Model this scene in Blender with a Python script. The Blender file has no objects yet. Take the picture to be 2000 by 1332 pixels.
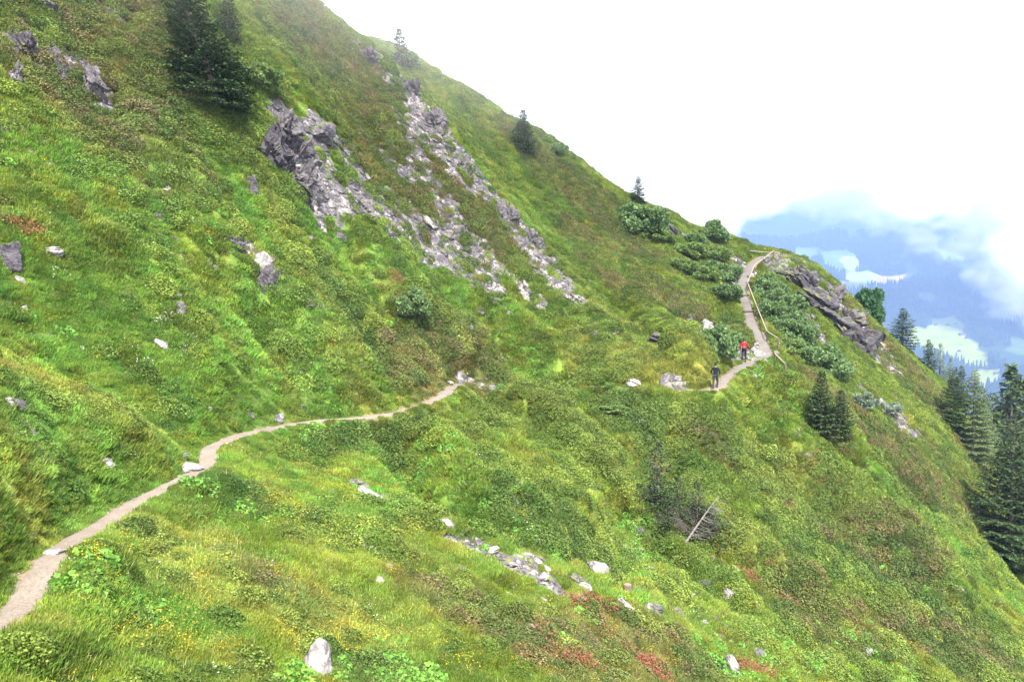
import bpy, bmesh, math, random
import numpy as np
from mathutils import Vector, Matrix
C=bpy.context.scene.collection
rng=np.random.default_rng(7); random.seed(7)
# ------------------------------------------------------------------ camera, world, sun, exposure
S=bpy.context.scene
F=1511.0; PITCH=math.atan(66/1511.0); CP,SP=math.cos(PITCH),math.sin(PITCH)
cam=bpy.data.cameras.new('camera'); camo=bpy.data.objects.new('camera',cam); C.objects.link(camo); S.camera=camo
cam.sensor_width=36; cam.lens=36*F/2000; cam.clip_start=0.1; cam.clip_end=20000
camo.rotation_euler=(math.pi/2-PITCH,0,0)
SUN_EL=math.radians(50); SUN_AZ=math.radians(174)      # azimuth clockwise from +y: behind the camera, to its left
W=bpy.data.worlds.new('World'); S.world=W; W.use_nodes=True
nt=W.node_tree; nt.nodes.clear()
out=nt.nodes.new('ShaderNodeOutputWorld'); bg=nt.nodes.new('ShaderNodeBackground'); sky=nt.nodes.new('ShaderNodeTexSky')
sky.sky_type='NISHITA'; sky.sun_disc=False; sky.sun_elevation=SUN_EL; sky.sun_rotation=SUN_AZ
mixw=nt.nodes.new('ShaderNodeMix'); mixw.data_type='RGBA'; mixw.inputs[0].default_value=0.86
nt.links.new(sky.outputs[0],mixw.inputs[6]); mixw.inputs[7].default_value=(8.4,7.95,7.4,1)
nt.links.new(mixw.outputs[2],bg.inputs[0]); bg.inputs[1].default_value=0.1
nt.links.new(bg.outputs[0],out.inputs[0])
sl=bpy.data.lights.new('sun','SUN'); sl.energy=4.0; sl.angle=math.radians(5); sl.color=(1,.95,.86)
so=bpy.data.objects.new('sun',sl); C.objects.link(so)
sd=Vector((math.sin(SUN_AZ)*math.cos(SUN_EL),math.cos(SUN_AZ)*math.cos(SUN_EL),math.sin(SUN_EL)))
so.rotation_euler=sd.to_track_quat('Z','Y').to_euler(); so.location=sd*60
S.view_settings.view_transform='Standard'; S.view_settings.look='None'; S.view_settings.gamma=1; S.view_settings.exposure=2.2
S.cycles.volume_bounces=4; S.cycles.max_bounces=8; S.cycles.diffuse_bounces=3
S.render.resolution_x=1024; S.render.resolution_y=681
# ------------------------------------------------------------------ helpers
def pdir(px,py):
    a=(px-1000)/F; b=(666-py)/F
    return np.array([a, CP+b*SP, -SP+b*CP])
def at(px,py,Y):
    d=pdir(px,py); return d*(Y/d[1])
def _h(ix,iy,s):
    n=(ix.astype(np.int64)*374761393+iy.astype(np.int64)*668265263+s*974634777)&0xffffffff
    n=((n^(n>>13))*1274126177)&0xffffffff
    n=(n^(n>>16))&0xffffffff
    return n.astype(np.float64)/4294967295.0
def vn(x,y,s=0):
    x=np.asarray(x,float);y=np.asarray(y,float)
    xi=np.floor(x);yi=np.floor(y);fx=x-xi;fy=y-yi
    fx=fx*fx*fx*(fx*(fx*6-15)+10);fy=fy*fy*fy*(fy*(fy*6-15)+10)
    a=_h(xi,yi,s);b=_h(xi+1,yi,s);c=_h(xi,yi+1,s);d=_h(xi+1,yi+1,s)
    return (a+(b-a)*fx+(c-a)*fy+(a-b-c+d)*fx*fy)*2-1
def fbm(x,y,o=4,s=0,g=0.5):
    t=0;a=1;n=0
    for i in range(o):
        c,sn=math.cos(0.6*i+.3),math.sin(0.6*i+.3)
        t=t+a*vn((x*c-y*sn)*2**i+17.3*i,(x*sn+y*c)*2**i-9.1*i,s+i*7); n+=a; a*=g
    return t/n
def n3(x,y,z,s=0):
    return (vn(x+0.37*z,y-0.61*z,s)+vn(y+0.53*x,z+0.29*y,s+3)+vn(z-0.41*y,x+0.47*z,s+5))/1.8
def ss(a,b,x):
    t=np.clip((x-a)/(b-a),0,1); return t*t*(3-2*t)
def mk(name,V,Fc,mats=(),attrs=None,smooth=False,midx=None):
    """mesh from arrays; Fc is n x 3 or n x 4"""
    V=np.asarray(V,np.float32); Fc=np.asarray(Fc,np.int32); k=Fc.shape[1]
    m=bpy.data.meshes.new(name); m.vertices.add(len(V)); m.vertices.foreach_set('co',V.ravel())
    m.loops.add(Fc.size); m.loops.foreach_set('vertex_index',Fc.ravel())
    m.polygons.add(len(Fc)); m.polygons.foreach_set('loop_start',np.arange(0,Fc.size,k,dtype=np.int32))
    try: m.polygons.foreach_set('loop_total',np.full(len(Fc),k,np.int32))
    except Exception: pass
    for mt in mats: m.materials.append(mt)
    if midx is not None: m.polygons.foreach_set('material_index',np.asarray(midx,np.int32))
    m.polygons.foreach_set('use_smooth',np.full(len(Fc),smooth))
    for n,(ty,dom,arr) in (attrs or {}).items():
        a=m.attributes.new(n,ty,dom)
        arr=np.asarray(arr,np.float32)
        a.data.foreach_set({'FLOAT':'value','FLOAT_COLOR':'color','FLOAT_VECTOR':'vector'}[ty],arr.ravel())
    m.update(calc_edges=True); m.validate()
    return m
def link(name,mesh,parent=None,label=None,cat=None,group=None,kind=None,loc=None):
    o=bpy.data.objects.new(name,mesh); C.objects.link(o)
    if parent is not None: o.parent=parent
    if label: o['label']=label
    if cat: o['category']=cat
    if group: o['group']=group
    if kind: o['kind']=kind
    if loc is not None: o.location=loc
    return o
def empty(name,loc,label,cat,group=None,rz=0):
    o=bpy.data.objects.new(name,None); C.objects.link(o); o.location=loc; o.rotation_euler=(0,0,rz); o.empty_display_size=.2
    o['label']=label; o['category']=cat
    if group: o['group']=group
    return o
# ------------------------------------------------------------------ material helpers
class NT:
    def __init__(s,name):
        s.m=bpy.data.materials.new(name); s.m.use_nodes=True; s.t=s.m.node_tree; s.t.nodes.clear()
        s.out=s.t.nodes.new('ShaderNodeOutputMaterial')
    def n(s,ty,**kw):
        nd=s.t.nodes.new('ShaderNode'+ty)
        for k,v in kw.items():
            if k in('ins',):
                for a,b in v.items():
                    if hasattr(b,'is_output'): s.t.links.new(b,nd.inputs[a])
                    else: nd.inputs[a].default_value=b
            else: setattr(nd,k,v)
        return nd
    def mix(s,f,a,b,mode='MIX'):
        nd=s.n('Mix',data_type='RGBA',blend_type=mode)
        for i,v in ((0,f),(6,a),(7,b)):
            if hasattr(v,'is_output'): s.t.links.new(v,nd.inputs[i])
            else: nd.inputs[i].default_value=v if i==0 else (*v,1)[:4]
        return nd.outputs[2]
    def math(s,op,a,b=0.0,clamp=False):
        nd=s.n('Math',operation=op,use_clamp=clamp)
        for i,v in ((0,a),(1,b)):
            if hasattr(v,'is_output'): s.t.links.new(v,nd.inputs[i])
            else: nd.inputs[i].default_value=v
        return nd.outputs[0]
    def ramp(s,f,a,b):
        nd=s.n('MapRange',ins={0:f,1:a,2:b}); return nd.outputs[0]
    def noise(s,scale,detail=4,rough=.55,co=None,dist=0):
        nd=s.n('TexNoise',ins={'Scale':scale,'Detail':detail,'Roughness':rough,'Distortion':dist})
        if co is not None: s.t.links.new(co,nd.inputs['Vector'])
        return nd.outputs[0]
    def fin(s,col,rough=.8,bump=None,bs=.5,bd=.05,spec=.3):
        p=s.n('BsdfPrincipled'); 
        if hasattr(col,'is_output'): s.t.links.new(col,p.inputs['Base Color'])
        else: p.inputs['Base Color'].default_value=(*col,1)
        p.inputs['Roughness'].default_value=rough; p.inputs['Specular IOR Level'].default_value=spec
        if bump is not None:
            b=s.n('Bump',ins={'Strength':bs,'Distance':bd,'Height':bump}); s.t.links.new(b.outputs[0],p.inputs['Normal'])
        s.t.links.new(p.outputs[0],s.out.inputs[0]); return s.m
def leafmat(name,base=None,src='INSTANCER',trans=.3,vary=.35):
    """foliage: colour from the instance (or fixed) times a per-leaf variation; diffuse + translucent"""
    t=NT(name)
    v=t.n('Attribute',attribute_name='v').outputs['Fac']
    if base is None: c=t.n('Attribute',attribute_type='INSTANCER',attribute_name='col').outputs['Color']
    else: c=t.n('RGB').outputs[0]; c.default_value=(*base,1)
    k=t.n('MapRange',ins={0:v,1:0.0,2:1.0,3:1-vary,4:1+vary}).outputs[0]
    g=t.n('VectorMath',operation='SCALE'); t.t.links.new(c,g.inputs[0]); t.t.links.new(k,g.inputs['Scale'])
    cc=g.outputs[0]
    d=t.n('BsdfDiffuse'); tr=t.n('BsdfTranslucent'); t.t.links.new(cc,d.inputs[0]); t.t.links.new(cc,tr.inputs[0])
    ms=t.n('MixShader',ins={0:trans}); t.t.links.new(d.outputs[0],ms.inputs[1]); t.t.links.new(tr.outputs[0],ms.inputs[2])
    gl=t.n('BsdfGlossy',ins={'Roughness':.55}); gl.inputs[0].default_value=(.8,.85,.8,1)
    m2=t.n('MixShader',ins={0:.008}); t.t.links.new(ms.outputs[0],m2.inputs[1]); t.t.links.new(gl.outputs[0],m2.inputs[2])
    t.t.links.new(m2.outputs[0],t.out.inputs[0]); return t.m
# ------------------------------------------------------------------ terrain: a surface through surveyed points
SKY=[(560,-30,74),(620,14,76),(660,50,77),(700,80,78),(726,92,79)]
SKY2=[(735,84,95),(790,102,97),(850,143,98),(900,173,99),(950,202,100),(1000,237,101),(1060,266,101),(1100,290,102),(1150,330,103),(1200,370,103),(1250,395,104),(1300,415,104),(1340,437,104),(1400,455,103),(1440,470,102),(1475,487,101),(1500,494,101),(1530,498,100),(1560,503,99),(1590,520,99),(1620,545,98),(1660,590,98),(1700,624,97),(1730,663,96),(1770,698,94),(1810,732,92),(1850,776,90),(1890,850,88),(1930,940,82),(1965,1060,72),(2005,1170,64),(2060,1240,58)]
CTRL=[
(0,1332,12.8),(0,1240,14.2),(0,1000,17),(0,860,20.5),(0,745,23),(0,715,26.5),(0,450,33),(0,200,40),(0,0,46),(-150,600,27),(-150,200,37),(-200,1200,13),
(60,1200,15.6),(130,1080,19),(260,980,24),(200,800,26),(200,770,31),(330,860,31),(400,900,30),(410,885,31.5),(460,852,35.5),(200,450,38),(200,200,46),(200,0,52),
(400,1332,15.5),(400,1100,21),(400,700,37),(400,600,40),(400,450,45),(400,200,52),(400,0,58),(250,1332,14.4),(200,1150,17.5),
(600,1332,17.5),(600,1100,24.5),(600,950,33),(600,828,41),(650,820,41.5),(600,700,44),(600,600,47),(600,400,55),(600,200,62),(600,50,72),(750,1200,23),
(800,800,46),(880,757,56),(750,650,52),(760,450,61),(700,300,66),(700,180,72),
(880,1332,20.6),(880,1100,29),(880,950,38),(880,850,46),(900,640,61),(880,500,67),(860,300,75),(840,700,54),
(1100,1332,23.7),(1100,1150,31),(1100,1000,41),(1100,900,48),(1100,810,55),(1100,762,58),(1000,760,58),(1100,650,65),(1020,560,69),
(1260,1332,27),(1260,1150,36),(1260,1050,43),(1270,950,49.5),(1260,850,54),(1260,763,57.5),(1260,650,68),(1260,550,80),(1260,480,90),
(1400,1332,30),(1400,1150,39.5),(1400,1000,48),(1400,850,53),(1395,764,56),(1420,740,58),(1453,710,62.5),(1400,650,71),(1400,550,86),
(1500,1332,33),(1500,1150,43),(1500,1000,49.5),(1500,850,56),(1510,760,61.5),(1495,700,67),(1498,680,69),(1465,620,80),(1452,575,86),(1455,535,93),
(1560,600,80),(1650,1332,37),(1650,1150,47),(1650,1000,54),(1650,870,60),(1650,780,68),(1650,700,77),(1620,620,87),(1720,720,84),
(1800,1332,41),(1800,1150,51),(1800,1000,60),(1800,900,68),(1800,800,80),(1950,1332,45),(1950,1200,53),(1900,1060,61),(1880,940,72),(2100,1400,48)]
RIDGE=[(760,135,78.5),(800,185,78.5),(850,235,78),(900,300,77.5),(950,370,77),(1000,430,76),(1050,490,75),(1090,550,72),(1140,605,69)]
BEHIND=[(800,150,91),(860,205,91),(930,280,90),(1000,360,88),(1070,430,86),(1130,500,82),(1200,600,74)]
W3=[(0,0,-1.75),(-3,2,-1.6),(3,2,-2.8),(0,8,-6.0),(-5,8,-5.3),(5,8,-8),(8,15,-11.8),(15,20,-16.5),(22,25,-20.5),(-10,5,-3),(-16,8,1),(-24,14,6),(-30,5,10),(-15,-8,5),(0,-8,2),(10,-8,-4),(10,2,-7),(20,5,-14),(30,20,-25),(38,35,-30),(-40,25,20),(-45,40,28),(0,-20,6)]
def build_rbf():
    P=[at(*p) for p in CTRL+SKY+SKY2+RIDGE+BEHIND]+[np.array(p,float) for p in W3]
    for (px,py,Y) in SKY+SKY2:
        q=at(px,py,Y)
        for dd,dr in ((9,2.5),(25,13),(60,42),(100,75)):
            if px<730 and dd<50:
                if dd==9: dr=1.5
                else: continue
            if px>1860: dr*=1.6
            u=q[:2]/np.hypot(*q[:2]); n=q[:2]+u*dd; zr=q[2]*(np.hypot(*n)/np.hypot(*q[:2]))
            if px>1480: n=n+np.array([0.25*dd,0])
            P.append(np.array([n[0],n[1],zr-dr]))
    P=np.array(P); n=len(P); Sc=50.0; X=P[:,:2]/Sc
    def K(A,B):
        d2=((A[:,None,:]-B[None])**2).sum(-1)
        return 0.5*d2*np.log(d2+1e-9)
    M=np.zeros((n+3,n+3)); M[:n,:n]=K(X,X)+np.eye(n)*2e-5
    M[:n,n]=1; M[:n,n+1:]=X; M[n,:n]=1; M[n+1:,:n]=X.T
    w=np.linalg.solve(M,np.concatenate([P[:,2],[0,0,0]]))
    def f(x,y):
        sh=np.shape(x); Q=np.stack([np.ravel(x),np.ravel(y)],1)/Sc
        out=np.empty(len(Q))
        for i in range(0,len(Q),20000):
            q=Q[i:i+20000]; out[i:i+20000]=K(q,X)@w[:n]+w[n]+q@w[n+1:]
        return out.reshape(sh)
    return f
rbf=build_rbf()
CX,CY=0.0,-8.0
NR,NT_=980,1080
R0,R1=5.0,200.0; TH0,TH1=math.radians(-52),math.radians(50)
rr=R0*(R1/R0)**(np.arange(NR)/(NR-1)); tt=np.linspace(TH0,TH1,NT_)
gx=CX+rr[:,None]*np.sin(tt)[None]; gy=CY+rr[:,None]*np.cos(tt)[None]
# evaluate the smooth surface on every 4th line, refine with a cubic
def cub(A,n,ax):
    A=np.moveaxis(A,ax,0); k=(len(A)-1)/(n-1); t=np.arange(n)*k; i=np.clip(t.astype(int),0,len(A)-2); u=(t-i)[:,None]
    p1=A[i];p2=A[i+1];p0=A[np.maximum(i-1,0)];p3=A[np.minimum(i+2,len(A)-1)]
    r=p1+.5*u*(p2-p0+u*(2*p0-5*p1+4*p2-p3+u*(3*(p1-p2)+p3-p0)))
    return np.moveaxis(r,0,ax)
nrc,ntc=246,271
rc=R0*(R1/R0)**(np.arange(nrc)/(nrc-1)); tc=np.linspace(TH0,TH1,ntc)
hz=rbf(CX+rc[:,None]*np.sin(tc)[None],CY+rc[:,None]*np.cos(tc)[None])
hz=cub(cub(hz,NR,0),NT_,1)
fade=ss(4,12,gy)
hz=hz+fade*(0.45*fbm(gx/9,gy/9,3,11)+0.0)
class Grid: pass
G=Grid(); G.h=hz
def hs(x,y,H=None):
    H=G.h if H is None else H
    dx=np.asarray(x)-CX;dy=np.asarray(y)-CY; r=np.hypot(dx,dy); th=np.arctan2(dx,dy)
    i=np.clip(np.log(np.maximum(r,1e-3)/R0)/math.log(R1/R0)*(NR-1),0,NR-1.001); j=np.clip((th-TH0)/(TH1-TH0)*(NT_-1),0,NT_-1.001)
    ii=i.astype(int);jj=j.astype(int);u=i-ii;v=j-jj
    return (H[ii,jj]*(1-u)+H[ii+1,jj]*u)*(1-v)+(H[ii,jj+1]*(1-u)+H[ii+1,jj+1]*u)*v
YS=np.concatenate([np.arange(9,40,.03),np.arange(40,130,.07)])
def hit(px,py,lo=0,H=None):
    d=pdir(px,py); P=d[None]*(YS/d[1])[:,None]
    g=hs(P[:,0],P[:,1],H); b=(P[:,2]<g)&(YS>=lo)
    k=np.argmax(b)
    if not b.any():
        k=np.argmin(P[:,2]-g)      # grazes the skyline: nearest approach
    return np.array([P[k,0],P[k,1],g[k]])
def nrm(x,y,e=.35):
    n=np.stack([hs(x-e,y)-hs(x+e,y),hs(x,y-e)-hs(x,y+e),np.full(np.shape(x),2*e)],-1)
    return n/np.linalg.norm(n,axis=-1,keepdims=True)
def poly_world(pts,step=.25,lo=0):
    P=np.array([hit(a,b,lo) for a,b in pts]); out=[P[0]]
    for a,b in zip(P[:-1],P[1:]):
        n=max(1,int(np.linalg.norm((b-a)[:2])/step))
        for k in range(1,n+1): out.append(a+(b-a)*k/n)
    return np.array(out)
def smooth1(A,w):
    k=np.exp(-np.linspace(-2,2,2*w+1)**2); k/=k.sum()
    B=np.pad(A,((w,w),(0,0)),mode='edge'); return np.stack([np.convolve(B[:,i],k,'valid') for i in range(A.shape[1])],1)
# ---- the path, cut into the slope
PATH_PX=[(-70,1262),(0,1238),(40,1198),(64,1170),(72,1130),(100,1088),(150,1055),(205,1024),(260,987),(310,960),(360,936),(404,913),(412,897),(404,880),(430,867),(460,853),(500,844),(560,832),(620,824),(700,818),(770,808),(830,793),(864,775),(882,756),(910,750),(1000,757),(1100,762),(1200,763),(1290,764),(1395,764),(1411,748),(1432,727),(1455,712),(1478,706),(1492,700),(1497,690),(1490,667),(1474,645),(1466,625),(1462,612),(1458,595),(1452,575),(1449,555),(1455,540),(1465,522),(1480,507),(1490,499)]
PW=smooth1(poly_world(PATH_PX),4)
_s=np.concatenate([[0],np.cumsum(np.linalg.norm(np.diff(PW[:,:2],axis=0),axis=1))])
PL=_s
sm=np.arange(0,_s[-1],.22); PW=np.stack([np.interp(sm,_s,PW[:,i]) for i in range(3)],1)
PW[:,2]=smooth1(PW[:,2:3],9)[:,0]
PHW=np.interp(PW[:,1],[13,20,35,56,66,90],[.40,.42,.42,.42,.52,.58])   # half width
PHW=PHW*(1-.97*ss(-3.8,-2.2,PW[:,0])*ss(11.5,9.5,-(-PW[:,0]))*(PW[:,1]>50))
cand=np.zeros(gx.shape,bool)
for p in PW[::8]: cand|=((gx-p[0])**2+(gy-p[1])**2)<16
ci=np.argwhere(cand); cx_=gx[cand]; cy_=gy[cand]
pd=np.full(len(cx_),99.); pz=np.zeros(len(cx_)); pw=np.ones(len(cx_))
for a in range(0,len(cx_),20000):
    d=np.hypot(cx_[a:a+20000,None]-PW[None,:,0],cy_[a:a+20000,None]-PW[None,:,1]); k=d.argmin(1)
    pd[a:a+20000]=d[np.arange(len(k)),k]; pz[a:a+20000]=PW[k,2]; pw[a:a+20000]=PHW[k]
PD=np.full(gx.shape,99.); PD[cand]=pd-pw
blend=1-ss(0.12,1.3,pd-pw)
H=G.h.copy(); H[cand]=H[cand]*(1-blend)+pz*blend
# ---- region masks: strokes laid on the slope, radius in metres
def strokes(lst,lo=0):
    P=[];Rr=[]
    for pts,r in lst:
        w=poly_world(pts,step=max(.3,r*.5),lo=lo); P.append(w[:,:2]); Rr+= [r]*len(w)
    return np.concatenate(P),np.array(Rr)
def sfield(st,x,y):
    """1 on a stroke, falling to 0 at 1.0 radius beyond it"""
    P,Rr=st; x=np.ravel(x);y=np.ravel(y); out=np.zeros(len(x))
    bb=(x>P[:,0].min()-9)&(x<P[:,0].max()+9)&(y>P[:,1].min()-9)&(y<P[:,1].max()+9); ix=np.where(bb)[0]
    for a in range(0,len(ix),20000):
        q=ix[a:a+20000]; d=np.hypot(x[q,None]-P[None,:,0],y[q,None]-P[None,:,1])/Rr[None]
        out[q]=1-ss(.6,1.5,d.min(1))
    return out
SCREE=strokes([([(552,245),(565,280),(585,335),(600,368)],1.2),([(625,255),(600,290)],1.0),([(700,90),(740,135)],1.3),([(772,145),(800,190),(830,238),(880,300),(950,375),(1005,435)],2.2),([(1005,435),(1055,500),(1072,528)],2.1),([(1010,548),(1042,582)],1.0),([(1085,565),(1135,592)],1.1),
 ([(668,290),(700,335),(718,400)],1.5),([(662,385),(742,425)],1.7),([(785,435),(830,460),(915,500),(945,522)],2.2),([(828,350),(862,400),(900,450)],1.8),([(740,300),(790,350)],.8),([(790,250),(830,330)],1.0),
 ([(1545,522),(1600,570),(1660,625),(1695,680)],3.4),([(1556,598),(1590,655),(1645,705)],1.3),([(1690,770),(1745,815),(1800,850)],1.4),([(1430,500),(1450,530),(1440,555)],1.3),([(1290,432),(1330,462)],1.2),
 ([(700,955),(765,990)],.75),([(900,1060),(950,1080),(998,1110)],.8),([(1040,1095),(1055,1125),(1070,1150)],.85),([(1120,1135),(1160,1155)],.7),([(1262,1180),(1285,1200)],.4),([(905,742),(980,775)],.6),
 ([(1395,690),(1440,680),(1470,690)],1.0),([(1480,672),(1487,695)],.9),([(1350,630),(1375,640)],.7),([(1335,1285),(1395,1300),(1430,1310)],.5),([(1300,735),(1330,745)],.5),([(490,500),(530,545)],.8),([(150,140),(195,190)],1.1),([(60,90),(110,120)],1.4),([(1090,1250),(1120,1260)],.3)])
HEATH=strokes([([(560,30),(640,150),(760,330)],6),([(700,150),(800,280)],4),([(880,330),(1000,480)],3),([(1050,330),(1150,400),(1260,500)],2.5),([(1130,470),(1250,560),(1400,640)],4),([(1000,260),(1250,430)],2),
 ([(1620,800),(1720,880),(1880,960)],4),([(1400,860),(1520,960),(1680,1060),(1800,1090)],2.0),([(1700,660),(1840,800)],4.5),([(30,60),(160,100),(280,60)],4),([(230,230),(320,330)],3),([(780,700),(900,710)],3),([(1100,1290),(1300,1250)],2),([(1550,1200),(1900,1260)],2.2),([(820,1150),(950,1220)],1.2),([(1600,780),(1640,880)],1)])
LUSH=strokes([([(0,830),(120,880),(260,960)],2.0),([(620,400),(720,460),(860,520),(960,640)],3.0),([(840,250),(960,370),(1080,460),(1200,520)],2.2),([(0,560),(300,650),(600,720)],4),([(450,950),(800,950),(1000,990)],3),([(900,990),(1150,1100),(1350,1150)],2.5),
 ([(1720,950),(1850,1050),(1960,1150)],2.0),([(1490,720),(1540,760)],2.5),([(200,370),(300,420),(430,380)],2.5),([(500,620),(560,700)],2),([(100,1180),(300,1230)],1.3),([(1240,1040),(1260,1080)],1.5),([(1000,700),(1050,720)],1.5)])
YELL=strokes([([(0,745),(120,800),(290,855)],1.3),([(735,520),(800,590),(920,690)],1.2),([(1010,790),(1130,870),(1260,985)],1.2),([(1400,1060),(1560,1160)],1.2),([(0,900),(200,1000)],1.8),([(400,1150),(600,1200)],1.5),([(1150,680),(1350,720)],2.5),([(1500,900),(1600,960)],2)])
DARKG=strokes([([(1560,1070),(1700,1110),(1800,1170)],1.8),([(640,860),(760,850),(870,860)],1.6),([(1000,1010),(1120,1020)],1.2),([(650,1300),(760,1320)],.8),([(400,960),(480,985)],1),([(650,560),(700,640)],1.5),([(1190,780),(1250,820)],1.5)])
f_scree=sfield(SCREE,gx,gy).reshape(gx.shape)
# ribs and gullies
RIB=strokes([([(1000,780),(1080,830),(1160,900),(1262,985)],1.5),([(735,515),(800,590),(925,695)],1.5),([(1395,1050),(1480,1100),(1570,1165)],1.3),([(1490,720),(1600,830),(1700,930)],1.6),([(560,640),(650,700),(720,760)],1.5),([(1250,600),(1330,680),(1375,730)],1.4),([(840,870),(900,960),(1000,1010)],1.3),([(1560,880),(1700,1010),(1840,1140)],1.5),([(300,300),(380,420),(430,520)],1.5),([(1000,640),(1080,700)],1.3)])
GUL=strokes([([(1290,870),(1280,950),(1240,1010),(1130,1090)],1.7),([(950,620),(1010,690),(1080,740)],1.5),([(700,640),(780,720),(840,750)],1.3),([(1480,880),(1600,1000),(1750,1130)],1.7),([(1420,600),(1380,660)],1.3),([(650,450),(720,540),(760,620)],1.5),([(780,880),(900,1000),(1050,1050)],1.3),([(1300,1080),(1420,1160)],1.4),([(450,560),(560,680)],1.3),([(1650,830),(1780,960)],1.5)])
H=H+(1.45*sfield(RIB,gx,gy)-1.25*sfield(GUL,gx,gy)).reshape(gx.shape)*ss(.2,3.0,PD)
PDB=np.full(gx.shape,99.); PDB[cand]=np.where(pw<.12,99.,pd-pw)
# ---- small relief: hummocks, terracettes, rock steps
fl=gx*0.75-gy*0.66        # roughly down the slope
d=0.42*fbm(gx/3.2,gy/3.2,3,21)+0.34*np.abs(fbm(gx/1.25,gy/1.25,3,31))+0.045*fbm(gx/.33,gy/.33,2,41)
d+=0.10*np.sin(2*math.pi*(H/0.95+0.8*fbm(gx/5,gy/5,2,51)))*ss(-.3,.4,fbm(gx/7,gy/7,2,52))
rk=ss(.30,.52,f_scree*(.92+.6*fbm(gx/2.6,gy/2.6,2,60)+.8*fbm(gx/.9,gy/.9,3,61)))
cell=np.floor((H+.35*gx)/0.42+1.3*fbm(gx/1.2,gy/1.2,2,71)); 
d=d*(1-.6*rk)+rk*(0.34*(_h(cell,np.floor(gx/.8+.7*fbm(gx/2,gy/2,2,72)),5)-.4)+0.10*(_h(np.floor(gx/.23+fbm(gx,gy,2,73)),np.floor(H/.17+fbm(gx,gy,2,74)),9)-.5))
near=1-ss(6,40,gy)
d*= (1-0.45*near)
d*=fade*ss(0.0,.6,PD)
H=H+d+ss(0,.3,PD)*0.0
H=H-0.02*(PD<0.1)
G.h=H
# ------------------------------------------------------------------ colours of the vegetation (albedo), by what grows where
def vegcol(x,y,seed=0):
    x=np.ravel(x);y=np.ravel(y); n=len(x)
    z=hs(x,y)
    u=x*.75-y*.66; v=x*.66+y*.75
    n1=fbm(x/6,y/6,3,101); n2=fbm(x/1.9,y/1.9,3,111); n4=fbm(u/3.5,v/1.0,3,121); n5=fbm(x/.7,y/.7,2,131)
    h=np.clip(sfield(HEATH,x,y)*.8+.55*n1+.35*n4,0,1); lu=sfield(LUSH,x,y); ye=sfield(YELL,x,y); dk=sfield(DARKG,x,y)
    far=ss(25,60,y)
    G1=np.array([.140,.205,.030]);G2=np.array([.095,.150,.020]);YG=np.array([.178,.208,.042]);OL=np.array([.122,.134,.036]);BR=np.array([.120,.108,.050]);DK=np.array([.040,.070,.018]);BG=np.array([.110,.212,.034])
    def mixc(a,b,t): return a+(b-a)*t[:,None]
    c=mixc(np.tile(G1,(n,1)),np.tile(G2,(n,1)),ss(-.3,.4,n2))
    c=mixc(c,YG,ss(.0,.5,n4+.5*n1)*.75)
    c=mixc(c,YG,ye*.85)
    c=mixc(c,BG,lu*ss(-.45,.35,n2+.2)*.8)
    c=mixc(c,OL,ss(.25,.7,h)*(1-.6*lu))
    c=mixc(c,BR,ss(.5,1,h)*ss(.1,.6,n5+.5*n2)*(1-.6*lu)*.7)
    c=mixc(c,DK*1.5,dk*.7)
    n6=fbm(x/.45,y/.45,2,141); n7=fbm(x/1.1,y/1.1,2,151)
    c*= (1+.42*n5+.15*n1+.30*n6)[:,None]; c=c*(1+np.stack([.22*n7,.0*n7,-.1*n7],1))
    return c,h,lu,ye,dk
# ground sheet
cols,hh,_,_,_=vegcol(gx,gy)
soil=np.array([.055,.05,.028])
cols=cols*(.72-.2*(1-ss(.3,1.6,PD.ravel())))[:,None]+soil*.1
bare=ss(.1,.45,-PD.ravel()+.25+.2*fbm(gx.ravel()/.4,gy.ravel()/.4,2,77))*0+(1-ss(0,.30,PDB.ravel()-.08*fbm(gx.ravel()/.3,gy.ravel()/.3,2,78)))
cols=cols*(1-bare[:,None])+np.array([.17,.125,.085])*bare[:,None]
idx=np.arange(NR*NT_).reshape(NR,NT_)
Fq=np.stack([idx[:-1,:-1],idx[:-1,1:],idx[1:,1:],idx[1:,:-1]],-1).reshape(-1,4)
V=np.stack([gx.ravel(),gy.ravel(),H.ravel()],1)
def rocknodes(t,tint=(1,1,1),stretch=3.2,crk=1.0):
    tc=t.n('TexCoord').outputs['Object']
    mp=t.n('Mapping',ins={'Rotation':(0.35,0.6,0.2),'Scale':(1,1,stretch)}); t.t.links.new(tc,mp.inputs[0])
    co=mp.outputs[0]
    a=t.noise(.9,6,.6,co); b=t.noise(4.5,6,.65,co); c2=t.noise(17,3,.6,co)
    vo=t.n('TexVoronoi',feature='DISTANCE_TO_EDGE',ins={'Scale':2.2,'Randomness':1}); wv=t.n('VectorMath',operation='ADD'); t.t.links.new(co,wv.inputs[0])
    nn=t.n('TexNoise',ins={'Scale':2.0}); t.t.links.new(co,nn.inputs[0]); t.t.links.new(nn.outputs[1],wv.inputs[1]); t.t.links.new(wv.outputs[0],vo.inputs['Vector'])
    col=t.mix(t.ramp(a,.35,.65),(.042*tint[0],.038*tint[1],.044*tint[2]),(.125*tint[0],.118*tint[1],.122*tint[2]))
    col=t.mix(t.math('MULTIPLY',t.ramp(b,.52,.62),.75),col,(.20*tint[0],.19*tint[1],.185*tint[2]))
    col=t.mix(t.math('MULTIPLY',t.ramp(c2,.58,.66),.5),col,(.11,.105,.06))
    ck=t.math('SUBTRACT',1.0,t.math('MULTIPLY',t.math('SUBTRACT',1.0,t.ramp(vo.outputs[0],.0,.045)),crk)); col=t.mix(ck,(.016,.015,.016),col)
    hgt=t.math('ADD',t.math('MULTIPLY',b,.6),t.math('MULTIPLY',ck,.35)); hgt=t.math('ADD',hgt,t.math('MULTIPLY',c2,.2))
    return col,hgt
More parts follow.
